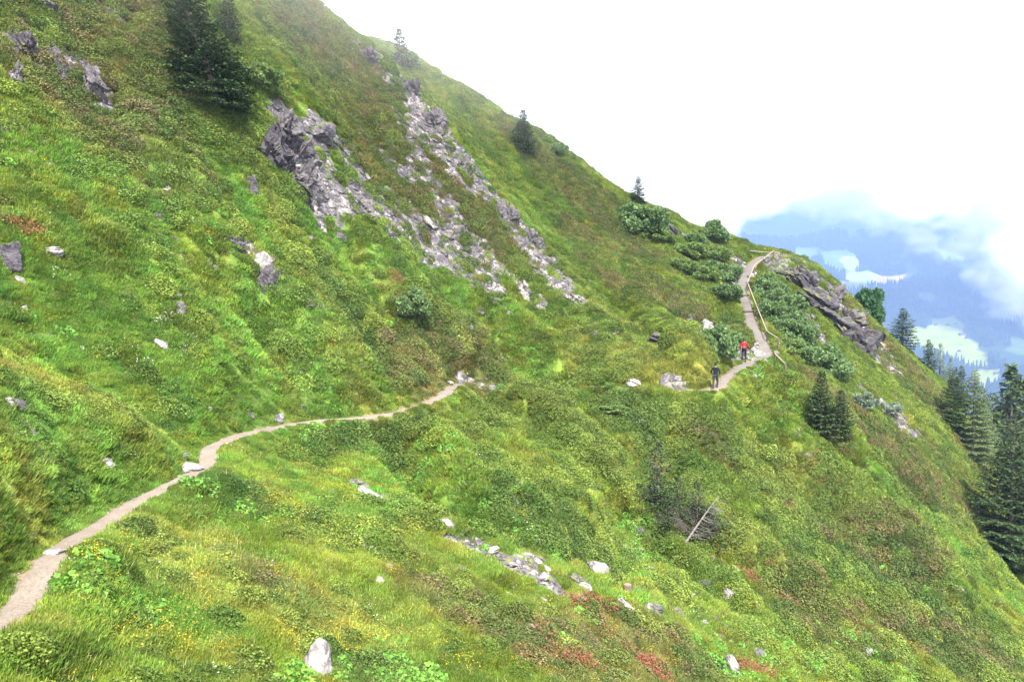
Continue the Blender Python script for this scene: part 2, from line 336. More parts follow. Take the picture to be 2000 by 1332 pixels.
t=NT('hillside turf and rock')
att=t.n('Attribute',attribute_name='gcol').outputs['Color']; rkf=t.n('Attribute',attribute_name='rock').outputs['Fac']
tc=t.n('TexCoord').outputs['Object']
gn=t.noise(3.5,5,.65,tc); gn2=t.noise(22,3,.6,tc)
gc=t.mix(1.0,att,t.mix(t.ramp(gn,.3,.7),(.6,.62,.6),(1.35,1.3,1.2)),'MULTIPLY'); gc=t.mix(1.0,gc,t.mix(t.ramp(gn2,.35,.65),(.7,.7,.7),(1.25,1.25,1.2)),'MULTIPLY')
rc_,rh=rocknodes(t,(1.15,1.12,1.16))
colr=t.mix(rkf,gc,rc_)
bh=t.math('ADD',t.math('MULTIPLY',gn,.5),t.math('MULTIPLY',gn2,.3)); 
bmx=t.n('Mix',data_type='FLOAT'); t.t.links.new(rkf,bmx.inputs[0]); t.t.links.new(bh,bmx.inputs[2]); t.t.links.new(rh,bmx.inputs[3])
M_ground=t.fin(colr,.9,bmx.outputs[0],.7,.12,.15)
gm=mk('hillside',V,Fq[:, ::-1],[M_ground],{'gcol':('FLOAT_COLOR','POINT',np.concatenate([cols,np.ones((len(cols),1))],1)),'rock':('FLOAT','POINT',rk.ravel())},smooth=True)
link('hillside',gm,kind='structure')
# path strip
t=NT('trodden path'); tc=t.n('TexCoord').outputs['Object']
a=t.noise(1.6,4,.6,tc); b=t.noise(14,5,.7,tc); vo=t.n('TexVoronoi',ins={'Scale':16}); t.t.links.new(tc,vo.inputs['Vector'])
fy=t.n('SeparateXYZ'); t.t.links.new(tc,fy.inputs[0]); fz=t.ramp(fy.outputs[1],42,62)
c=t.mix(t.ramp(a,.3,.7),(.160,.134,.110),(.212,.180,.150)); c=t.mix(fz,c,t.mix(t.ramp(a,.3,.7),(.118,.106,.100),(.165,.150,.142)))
c=t.mix(t.math('MULTIPLY',t.ramp(b,.45,.7),.5),c,(.06,.042,.03)); c=t.mix(t.math('MULTIPLY',t.ramp(vo.outputs['Distance'],.22,.12),.55),c,(.21,.18,.155))
hb=t.math('ADD',b,t.math('MULTIPLY',t.ramp(vo.outputs['Distance'],.3,.05),.5))
M_path=t.fin(c,.95,hb,.9,.05,.1)
d=np.gradient(PW[:,:2],axis=0); d/=np.linalg.norm(d,axis=1,keepdims=True); nn_=np.stack([d[:,1],-d[:,0]],1)
cr=np.linspace(-1,1,9); rows=[]
for k,cv in enumerate(cr):
    w=PHW*(1+.22*fbm(sm/1.1+50*np.sign(cv),sm*0+3,3,5)+.12*fbm(sm/.3+50*np.sign(cv),sm*0+3,2,6))*cv
    q=PW[:,:2]+nn_*w[:,None]
    z=PW[:,2]+0.035*(1-cv**4)-.03*cv**4+.015*fbm(q[:,0]/.25,q[:,1]/.25,2,8)
    rows.append(np.stack([q[:,0],q[:,1],z],1))
V=np.stack(rows,1); n0=len(PW); ii=np.arange(n0*9).reshape(n0,9)
okr=PHW[:-1]>.12
Fp=np.stack([ii[:-1,:-1],ii[:-1,1:],ii[1:,1:],ii[1:,:-1]],-1)[okr].reshape(-1,4)
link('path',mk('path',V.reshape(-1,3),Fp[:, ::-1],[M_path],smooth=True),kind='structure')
# ------------------------------------------------------------------ scatter by geometry nodes (kind = stuff)
def scatter(name,protos,P,rot,scl,ids,col,label,cat):
    pc=bpy.data.collections.new(name+' kinds')
    for i,(m,) in enumerate([(q,) for q in protos]):
        po=bpy.data.objects.new('%s kind %02d'%(name,i),m); pc.objects.link(po)
    m=bpy.data.meshes.new(name); m.vertices.add(len(P)); m.vertices.foreach_set('co',np.asarray(P,np.float32).ravel())
    a=m.attributes.new('rot','FLOAT_VECTOR','POINT'); a.data.foreach_set('vector',np.asarray(rot,np.float32).ravel())
    a=m.attributes.new('scl','FLOAT_VECTOR','POINT'); a.data.foreach_set('vector',np.asarray(scl,np.float32).ravel())
    a=m.attributes.new('idn','INT','POINT'); a.data.foreach_set('value',np.asarray(ids,np.int32))
    a=m.attributes.new('col','FLOAT_COLOR','POINT'); a.data.foreach_set('color',np.concatenate([np.asarray(col),np.ones((len(P),1))],1).astype(np.float32).ravel())
    o=link(name,m,label=label,cat=cat,kind='stuff')
    g=bpy.data.node_groups.new(name,'GeometryNodeTree')
    g.interface.new_socket('Geometry',in_out='INPUT',socket_type='NodeSocketGeometry'); g.interface.new_socket('Geometry',in_out='OUTPUT',socket_type='NodeSocketGeometry')
    N=g.nodes; L=g.links; gi=N.new('NodeGroupInput'); go=N.new('NodeGroupOutput')
    ci=N.new('GeometryNodeCollectionInfo'); ci.inputs[0].default_value=pc; ci.inputs[1].default_value=True; ci.inputs[2].default_value=True
    ip=N.new('GeometryNodeInstanceOnPoints'); ip.inputs['Pick Instance'].default_value=True
    def na(nm,ty):
        q=N.new('GeometryNodeInputNamedAttribute'); q.data_type=ty; q.inputs[0].default_value=nm; return q.outputs[0]
    L.new(gi.outputs[0],ip.inputs['Points']); L.new(ci.outputs[0],ip.inputs['Instance']); L.new(na('idn','INT'),ip.inputs['Instance Index'])
    e2r=N.new('FunctionNodeEulerToRotation'); L.new(na('rot','FLOAT_VECTOR'),e2r.inputs[0]); L.new(e2r.outputs[0],ip.inputs['Rotation'])
    L.new(na('scl','FLOAT_VECTOR'),ip.inputs['Scale']); L.new(ip.outputs[0],go.inputs[0])
    md=o.modifiers.new('scatter','NODES'); md.node_group=g
    return o
def eul(nv,yaw,k=1.0):
    """euler XYZ that turns +z toward k*normal (+ (1-k)*up) after a spin"""
    v=nv*k+np.array([0,0,1.])*(1-k); v/=np.linalg.norm(v,axis=1,keepdims=True)
    # R = Rz(phi) Ry(theta) Rz(spin)  ->  build matrix, convert
    phi=np.arctan2(v[:,1],v[:,0]); th=np.arccos(np.clip(v[:,2],-1,1)); s=yaw-phi
    cp,sp,ct,st,cs,sn=np.cos(phi),np.sin(phi),np.cos(th),np.sin(th),np.cos(s),np.sin(s)
    r00=cp*ct*cs-sp*sn; r10=sp*ct*cs+cp*sn; r20=-st*cs; r21=st*sn; r22=ct
    return np.stack([np.arctan2(r21,r22),np.arcsin(np.clip(-r20,-1,1)),np.arctan2(r10,r00)],1)
def blades(n,R,h0,h1,w,lean,seed,flat=0,seg=False):
    r=np.random.default_rng(seed); a=r.uniform(0,2*math.pi,n); q=R*np.sqrt(r.uniform(0,1,n)); x=q*np.cos(a); y=q*np.sin(a)
    h=r.uniform(h0,h1,n)*(1-.35*(q/R)); yaw=r.uniform(0,2*math.pi,n); la=r.uniform(0,2*math.pi,n); ll=np.abs(r.normal(0,lean,n))*h
    wx=np.cos(yaw)*w*.5*r.uniform(.6,1.4,n); wy=np.sin(yaw)*w*.5*r.uniform(.6,1.4,n)
    b=np.stack([x,y,np.full(n,-.05)],1); 
    m=np.stack([x+ll*.35*np.cos(la),y+ll*.35*np.sin(la),h*.6],1); tp=np.stack([x+ll*np.cos(la),y+ll*np.sin(la),h*(1-.25*np.minimum(1,ll/h))],1)
    o=np.stack([wx,wy,np.zeros(n)],1)
    V=np.stack([b-o,b+o,m+o*.9,m-o*.9,tp],1).reshape(-1,3); k=np.arange(n)*5
    T=np.concatenate([np.stack([k,k+1,k+2],1),np.stack([k,k+2,k+3],1),np.stack([k+3,k+2,k+4],1)])
    v=np.repeat(r.uniform(0,1,n),5)
    return V,T,v
def leaves(n,R,H0,H1,s,seed,elong=1.6,dome=True,tilt=.9):
    r=np.random.default_rng(seed); a=r.uniform(0,2*math.pi,n); q=R*np.sqrt(r.uniform(0,1,n)); x=q*np.cos(a); y=q*np.sin(a)
    top=H1*np.sqrt(np.clip(1-(q/R)**2,0,1)) if dome else np.full(n,H1)
    lump=1+.35*fbm(x/(R*.45)+seed,y/(R*.45),2,seed)
    z=(H0+(top-H0)*r.uniform(0,1,n)**.45)*lump
    c=np.stack([x,y,z],1)
    d=r.normal(0,1,(n,3)); d[:,2]=np.abs(d[:,2])*.5; d/=np.linalg.norm(d,axis=1,keepdims=True)
    e=r.normal(0,1,(n,3)); e-=d*(e*d).sum(1,keepdims=True); e/=np.linalg.norm(e,axis=1,keepdims=True)
    sz=s*r.uniform(.6,1.35,(n,1))
    V=np.stack([c-d*sz*.5*elong,c+e*sz*.5,c+d*sz*.5*elong,c-e*sz*.5],1).reshape(-1,3); k=np.arange(n)*4
    T=np.concatenate([np.stack([k,k+1,k+2],1),np.stack([k,k+2,k+3],1)])
    return V,T,np.repeat(r.uniform(0,1,n),4)
def join(parts):
    V=[];T=[];v=[];mi=[];o=0
    for p in parts:
        V.append(p[0]);T.append(p[1]+o);v.append(p[2]);o+=len(p[0]); mi.append(np.full(len(p[1]),p[3] if len(p)>3 else 0))
    return np.concatenate(V),np.concatenate(T),np.concatenate(v),np.concatenate(mi)
def pm(name,parts,mats):
    V,T,v,mi=join(parts); return mk(name,V,T,mats,{'v':('FLOAT','POINT',v)},midx=mi)
ML=leafmat('meadow grass blades',vary=.42)
ML2=leafmat('dwarf shrub leaves',vary=.5,trans=.15)
MDRY=leafmat('dry grass',(.34,.31,.12),trans=.3)
MTW=NT('woody twigs').fin((.10,.075,.055),.9)
def region_pts(n,ylo,yhi,seed,margin=.10):
    r=np.random.default_rng(seed); Y=np.sqrt(r.uniform(ylo**2,yhi**2,n)); a=r.uniform(-.662-margin,.662+margin,n)
    return a*Y,Y
def pdist(x,y):
    out=np.full(len(x),99.)
    for a in range(0,len(x),20000):
        d=np.hypot(x[a:a+20000,None]-PW[None,:,0],y[a:a+20000,None]-PW[None,:,1])-PHW[None]; out[a:a+20000]=d.min(1)
    return out
RK=rk
def emit(name,protos,x,y,keep,smin,smax,k,label,cat,ids=None,colf=None,sink=.0,seed=1,flat=None):
    r=np.random.default_rng(seed); x=x[keep];y=y[keep]; n=len(x); z=hs(x,y); nv=nrm(x,y)
    s=r.uniform(smin,smax,n)*(np.ones(n) if flat is None else flat[keep]); sc=np.stack([s*r.uniform(.8,1.25,n),s*r.uniform(.8,1.25,n),s*r.uniform(.75,1.2,n)],1)
    col=colf(x,y); ids=r.integers(0,len(protos),n) if ids is None else ids[keep]
    print(name,n)
    return scatter(name,protos,np.stack([x,y,z-sink],1),eul(nv,r.uniform(0,6.28,n),k),sc,ids,col,label,cat)
# grass
gp=[]
for i in range(6):
    pr=[blades(330,.40,.08,.24,.014,.5,200+i)]
    if i%3==2: pr.append(blades(9,.38,.2,.36,.008,.6,260+i)+(1,))
    gp.append(pm('grass patch',pr,[ML,MDRY]))
gpf=[]
for i in range(5):
    pr=[blades(210,.55,.12,.34,.030,.55,300+i)]
    if i%2: pr.append(blades(10,.5,.3,.5,.02,.6,360+i)+(1,))
    gpf.append(pm('far grass patch',pr,[ML,MDRY]))
def gcol(x,y):
    c=vegcol(x,y)[0]; r=np.random.default_rng(12); return c*r.uniform(.72,1.3,(len(c),1))*(1+r.normal(0,.07,c.shape))
x,y=region_pts(34000,11,36,11); pdd=pdist(x,y); k_=(pdd>.10)&(hs(x,y,RK)<.5)
sf=.6+.4*ss(.1,.9,pdd)+.35*np.clip(fbm(x/2.5,y/2.5,2,401),-1,1)
emit('grass',gp,x,y,k_,.75,1.25,.55,'bright green meadow grass on the nearer slopes','grass',colf=gcol,seed=3,flat=sf)
x,y=region_pts(105000,34,108,12,.05); pdd=pdist(x,y); k_=(pdd>.22)&((hs(x,y,RK)<.45)|(np.random.default_rng(91).uniform(0,1,len(x))<.05))
sf=(.55+.4*ss(.2,1.1,pdd))*(1+.35*np.clip(fbm(x/3,y/3,2,402),-1,1))*(.85+.3*ss(40,90,y))
emit('mountain_grass',gpf,x,y,k_,.8,1.25,.6,'yellow green and olive grass over the farther slopes','grass',colf=gcol,seed=4,flat=sf)
# dwarf shrubs
sp=[]
for i in range(5):
    sp.append(pm('shrub clump',[leaves(760,.42,.03,.30,.036,500+i)],[ML2]))
def shcol(x,y):
    c,h,lu,ye,dk=vegcol(x,y); r=np.random.default_rng(5); n=len(x)
    D=np.array([.034,.066,.016]);O=np.array([.078,.115,.028]);B=np.array([.100,.080,.042]); Yg=np.array([.135,.180,.035])
    t=r.uniform(0,1,(n,1)); n2=fbm(x/2.5,y/2.5,2,601)[:,None]
    o=np.where(t+n2*.8<.42,D,np.where(t+n2*.8<.85,O,Yg)); o=np.where((h[:,None]>.6)&(t>.72),B,o)
    return o*(1-.35)+c*.35
x,y=region_pts(74000,12,104,13,.05); pdd=pdist(x,y); c,h,lu,ye,dk=vegcol(x,y)
dens=.19+.66*h+.5*dk-.28*lu+.95*fbm(x/3.5,y/3.5,3,602)+.1*ss(30,60,y)
k_=(pdd>np.where(y>28,.95,.5))&(np.random.default_rng(6).uniform(0,1,len(x))<dens*np.where(hs(x,y,RK)<.5,1,.24)*np.where(y<32,1.2,.9))
emit('dwarf_shrubs',sp,x,y,k_,.6,1.9,.7,'low dark green and brown dwarf shrubs spread over the slope','dwarf shrubs',colf=shcol,seed=8,flat=.62+.38*ss(20,42,y))
# broad-leaved herbs
hp=[pm('herb clump',[leaves(150,.4,.04,.20,.095,700+i,1.15)],[ML2]) for i in range(3)]
HERB=strokes([([(1570,1075),(1690,1110),(1790,1165)],1.9),([(1245,1050),(1270,1100)],1.2),([(130,1170),(230,1175)],.8),([(800,1330),(560,1320)],.8),([(640,850),(860,860)],1.2),([(1380,1290),(1700,1240)],1.2),([(1740,965),(1800,1000)],1),([(1490,740),(1530,790)],1.5),([(1000,700),(1040,715)],1.2),([(1650,1330),(1760,1300)],1),([(400,955),(470,980)],.8),([(980,1010),(1050,1060)],1),([(430,220),(480,235)],1.2)])
def hcol(x,y):
    r=np.random.default_rng(9); n=len(x); a=np.array([.07,.16,.03]);b=np.array([.12,.25,.04]); t=r.uniform(0,1,(n,1)); return a+(b-a)*t
x,y=region_pts(60000,11,96,14,.02); hf=sfield(HERB,x,y); k_=(np.random.default_rng(3).uniform(0,1,len(x))<hf*.75+.010)&(pdist(x,y)>.3)
emit('leafy_herbs',hp,x,y,k_,.6,1.2,.7,'patches of broad leaved green herbs in the damp hollows','herbs',colf=hcol,seed=10)
# flowers
def flowers(name,base,stroke,n,ylo,yhi,bg_,thr,size,label,seed,cnt=16,R=.3,h=.3):
    mt=leafmat(name+' petals',base,trans=.2,vary=.25)
    ps=[]
    for i in range(3):
        r=np.random.default_rng(seed+i); a=r.uniform(0,6.28,cnt);q=R*np.sqrt(r.uniform(0,1,cnt)); z=r.uniform(h*.55,h,cnt)
        c=np.stack([q*np.cos(a),q*np.sin(a),z],1); Vs=[];T=[];k=0
        for cc in c:
            m_=5; ang=np.arange(m_)/m_*6.283+r.uniform(0,6); tl=r.normal(0,.35,2); s_=size*r.uniform(.6,1.3)
            ring=np.stack([np.cos(ang)*s_,np.sin(ang)*s_,np.cos(ang)*s_*tl[0]+np.sin(ang)*s_*tl[1]+s_*.4],1)+cc
            Vs+= [cc]+list(ring); T+=[(k,k+1+j,k+1+(j+1)%m_) for j in range(m_)]; k+=m_+1
        ps.append(pm(name+' cluster',[(np.array(Vs),np.array(T),np.repeat(r.uniform(0,1,cnt),6))],[mt]))
    x,y=region_pts(n,ylo,yhi,seed+50,.02); f=sfield(stroke,x,y) if stroke else x*0
    nz=fbm(x/1.3,y/1.3,3,seed+3)
    k_=(np.random.default_rng(seed).uniform(0,1,len(x))<f*(.35+1.0*nz)+bg_*ss(thr,thr+.3,nz))&(pdist(x,y)>.25)&(hs(x,y,RK)<.3)
    emit(name,ps,x,y,k_,.6,1.3,.6,label,'flowers',colf=lambda x,y:np.ones((len(x),3)),seed=seed)
YF=strokes([([(0,750),(120,800),(285,850)],1.0),([(150,1150),(420,1180),(620,1210)],1.2),([(400,1150),(470,1170)],.9),([(0,1280),(120,1290)],.5),([(0,935),(60,930)],.5),([(300,740),(420,760)],1),([(900,1290),(650,1240)],1.0),([(560,940),(700,950)],1)])
flowers('yellow_flowers',(.42,.29,.02),YF,26000,11,48,.45,.05,.012,'small yellow flowers sprinkled through the near meadow',800,22,.35,.26)
WF=strokes([([(180,1085),(260,1110),(330,1125)],.6),([(690,945),(720,960)],.4),([(950,1035),(1080,1075)],.8),([(250,1110),(350,1130)],.5),([(1200,1040),(1240,1090)],.5),([(1850,950),(1960,1010)],.8),([(1500,650),(1530,668)],.6),([(280,700),(360,660)],1.0)])
flowers('white_flowers',(.42,.42,.38),WF,22000,11,60,.12,.22,.016,'tiny white flowers dotted over the meadow',830,10,.35,.28)
RF=strokes([([(1545,1000),(1568,1005)],.45),([(1475,1138),(1520,1155),(1575,1185)],.65),([(1125,1180),(1190,1190)],.5),([(1150,1225),(1190,1255)],.6),([(1015,1185),(1040,1195)],.4),([(730,545),(742,548)],.35),([(1160,1310),(1270,1310)],.7),([(1240,1300),(1260,1320)],.5),([(730,510),(770,555)],.45),([(1060,1270),(1110,1290)],.5),([(1600,925),(1630,935)],.6),([(1440,1310),(1500,1320)],.3),([(1310,1290),(1330,1300)],.3),([(0,438),(50,452)],.3)])
flowers('alpine_roses',(.19,.065,.045),RF,80000,11,60,.0,.9,.022,'clusters of red flowering alpine rose bushes on the slope',860,26,.3,.33)
# ------------------------------------------------------------------ rocks
def rockmat(name,tint,st=3.2,moss=0): 
    t=NT(name); c,h=rocknodes(t,tint,st,.35 if st<2 else 1.0)
    if moss:
        ge=t.n('NewGeometry').outputs['Normal']; sp=t.n('SeparateXYZ'); t.t.links.new(ge,sp.inputs[0]); tc=t.n('TexCoord').outputs['Object']; a=t.noise(2.2,4,.6,tc)
        f=t.ramp(t.math('ADD',sp.outputs[2],t.math('MULTIPLY',t.math('SUBTRACT',a,.5),2.4)),.75,.95); c=t.mix(t.math('MULTIPLY',f,moss),c,(.10,.12,.02))
    return t.fin(c,.88,h,.8,.05,.2)
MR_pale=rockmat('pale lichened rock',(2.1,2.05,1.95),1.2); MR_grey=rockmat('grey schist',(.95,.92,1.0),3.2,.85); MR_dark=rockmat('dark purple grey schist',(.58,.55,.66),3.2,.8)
_ico=bmesh.new(); bmesh.ops.create_icosphere(_ico,subdivisions=5,radius=1)
ICO5=(np.array([v.co[:] for v in _ico.verts]),np.array([[v.index for v in f.verts] for f in _ico.faces])); _ico.free()
_ico=bmesh.new(); bmesh.ops.create_icosphere(_ico,subdivisions=3,radius=1)
ICO3=(np.array([v.co[:] for v in _ico.verts]),np.array([[v.index for v in f.verts] for f in _ico.faces])); _ico.free()
def rockmesh(name,dim,seed,mat,ico=None,strata=.0,cuts=13,rough=.07,point=0):
    V,T=ico or ICO5; V=V.copy(); r=np.random.default_rng(seed)
    if strata>.14: cuts+=8
    for k in range(cuts):
        n=r.normal(0,1,3); n/=np.linalg.norm(n); d=r.uniform(.38 if strata>.14 else .5,.85); s=V@n; V-=np.outer(np.maximum(s-d,0),n)
    if point: 
        tz=np.clip((V[:,2]+.3)/1.3,0,1); V[:,:2]*=(1-point*tz)[:,None]
    s=seed*1.7
    if strata>0:
        ax=np.array([.35,-.2,.9]); ax/=np.linalg.norm(ax); q=V@ax; lay=np.floor(q*5.5+.5*n3(V[:,0]*1.3+s,V[:,1]*1.3,V[:,2]*1.3,seed))
        off=(_h(lay.astype(int),(lay*0+seed).astype(int),3)-.5); lat=V-np.outer(q,ax)
        V+=lat*(off*strata)[:,None]*2
    nz=n3(V[:,0]*2+s,V[:,1]*2,V[:,2]*2,seed)+.5*n3(V[:,0]*5+s,V[:,1]*5,V[:,2]*5,seed+1)+.4*n3(V[:,0]*11,V[:,1]*11+s,V[:,2]*11,seed+2)+.2*n3(V[:,0]*25,V[:,1]*25+s,V[:,2]*25,seed+4)
    if strata>.14:
        ax=np.array([.35,-.2,.9]); ax/=np.linalg.norm(ax); K_=70; sp_=r.normal(0,1,(K_,3)); sp_/=np.linalg.norm(sp_,axis=1,keepdims=True); sp_*=r.uniform(.6,1,(K_,1))
        def sq(A): return A+np.outer(A@ax,ax)*1.6
        wv=V+.10*np.stack([n3(V[:,0]*3,V[:,1]*3,V[:,2]*3,seed+k) for k in (1,2,3)],1)
        D=np.sqrt(((sq(wv)[:,None]-sq(sp_)[None])**2).sum(-1)); o2=np.sort(D,1)[:,:2]; ci=D.argmin(1)
        V*=(1+(r.uniform(-.5,.5,K_)[ci])*.36-.16*(1-ss(0,.09,o2[:,1]-o2[:,0])))[:,None]
    V*=(1+rough*nz)[:,None]
    V*=np.array(dim)*.5/np.abs(V).max(0)
    return mk(name,V,T,[mat],smooth=False)
rub=[rockmesh('stone',(.5*a,.42*a,.2*a),900+i,MR_pale if i%2==0 else MR_grey,ICO3,.1,10,.05) for i,a in enumerate([1,1.2,.8,1.0,.9,1.4,.7])]
x,y=region_pts(150000,13,104,31,.02); fs=sfield(SCREE,x,y)
k_=(np.random.default_rng(32).uniform(0,1,len(x))<ss(.3,.75,fs*(.92+.6*fbm(x/2.6,y/2.6,2,60)+.8*fbm(x/.9,y/.9,3,61)))*.85)&(pdist(x,y)>.1)
emit('scree',rub,x,y,k_,.45,1.5,.9,'loose grey and white stone rubble below the outcrops','scree',colf=lambda x,y:np.ones((len(x),3)),seed=34,sink=.02,flat=.85+.4*ss(25,70,y))
x,y=region_pts(90000,13,100,36,.0); pdd=pdist(x,y); r_=np.random.default_rng(37).uniform(0,1,len(x)); k_=((np.abs(pdd)<.14)&(r_<.8))|((pdd<0)&(r_<.22))
emit('path_stones',rub,x,y,k_,.10,.42,.9,'small stones lying along the edges of the trodden path','stones',colf=lambda x,y:np.ones((len(x),3)),seed=38,sink=.0)
x,y=region_pts(7000,12,100,39,.0); k_=(pdist(x,y)>.3)&(fbm(x/4,y/4,2,93)>.12)
emit('scattered_stones',rub,x,y,k_,.35,1.25,.9,'small grey and white stones scattered in the grass all over the slope','stones',colf=lambda x,y:np.ones((len(x),3)),seed=40,sink=-.10)
def rocka(px,py,w,h,kind,label,cat='rock',dz=.25,strata=.12,point=0,tilt=0,yaw=None,name=None,depth=.9,group=None,seed=None,lo=0):
    """w, h: extent seen in photo pixels, turned into metres at the place where it lies"""
    p=hit(px,py+h*.35,lo); s=p[1]/F; W_=w*s; H_=h*s
    if name=='rock_outcrop': W_*=1.18; H_*=1.12
    sd=seed or int(px*7+py)%9973
    mat={'p':MR_pale,'g':MR_grey,'d':MR_dark}[kind]
    nm=name or ('boulder' if H_>.5 and kind!='slab' else 'rock')
    m=rockmesh(nm,(W_*1.08,W_*depth,H_*1.5),sd,mat,strata=strata,point=point)
    o=link(nm,m,label=label,cat=cat,group=group)
    o.location=(p[0],p[1]+.1,p[2]+H_*dz); o.rotation_euler=(0,tilt,(sd%7-3)*.12 if yaw is None else yaw)
    return o
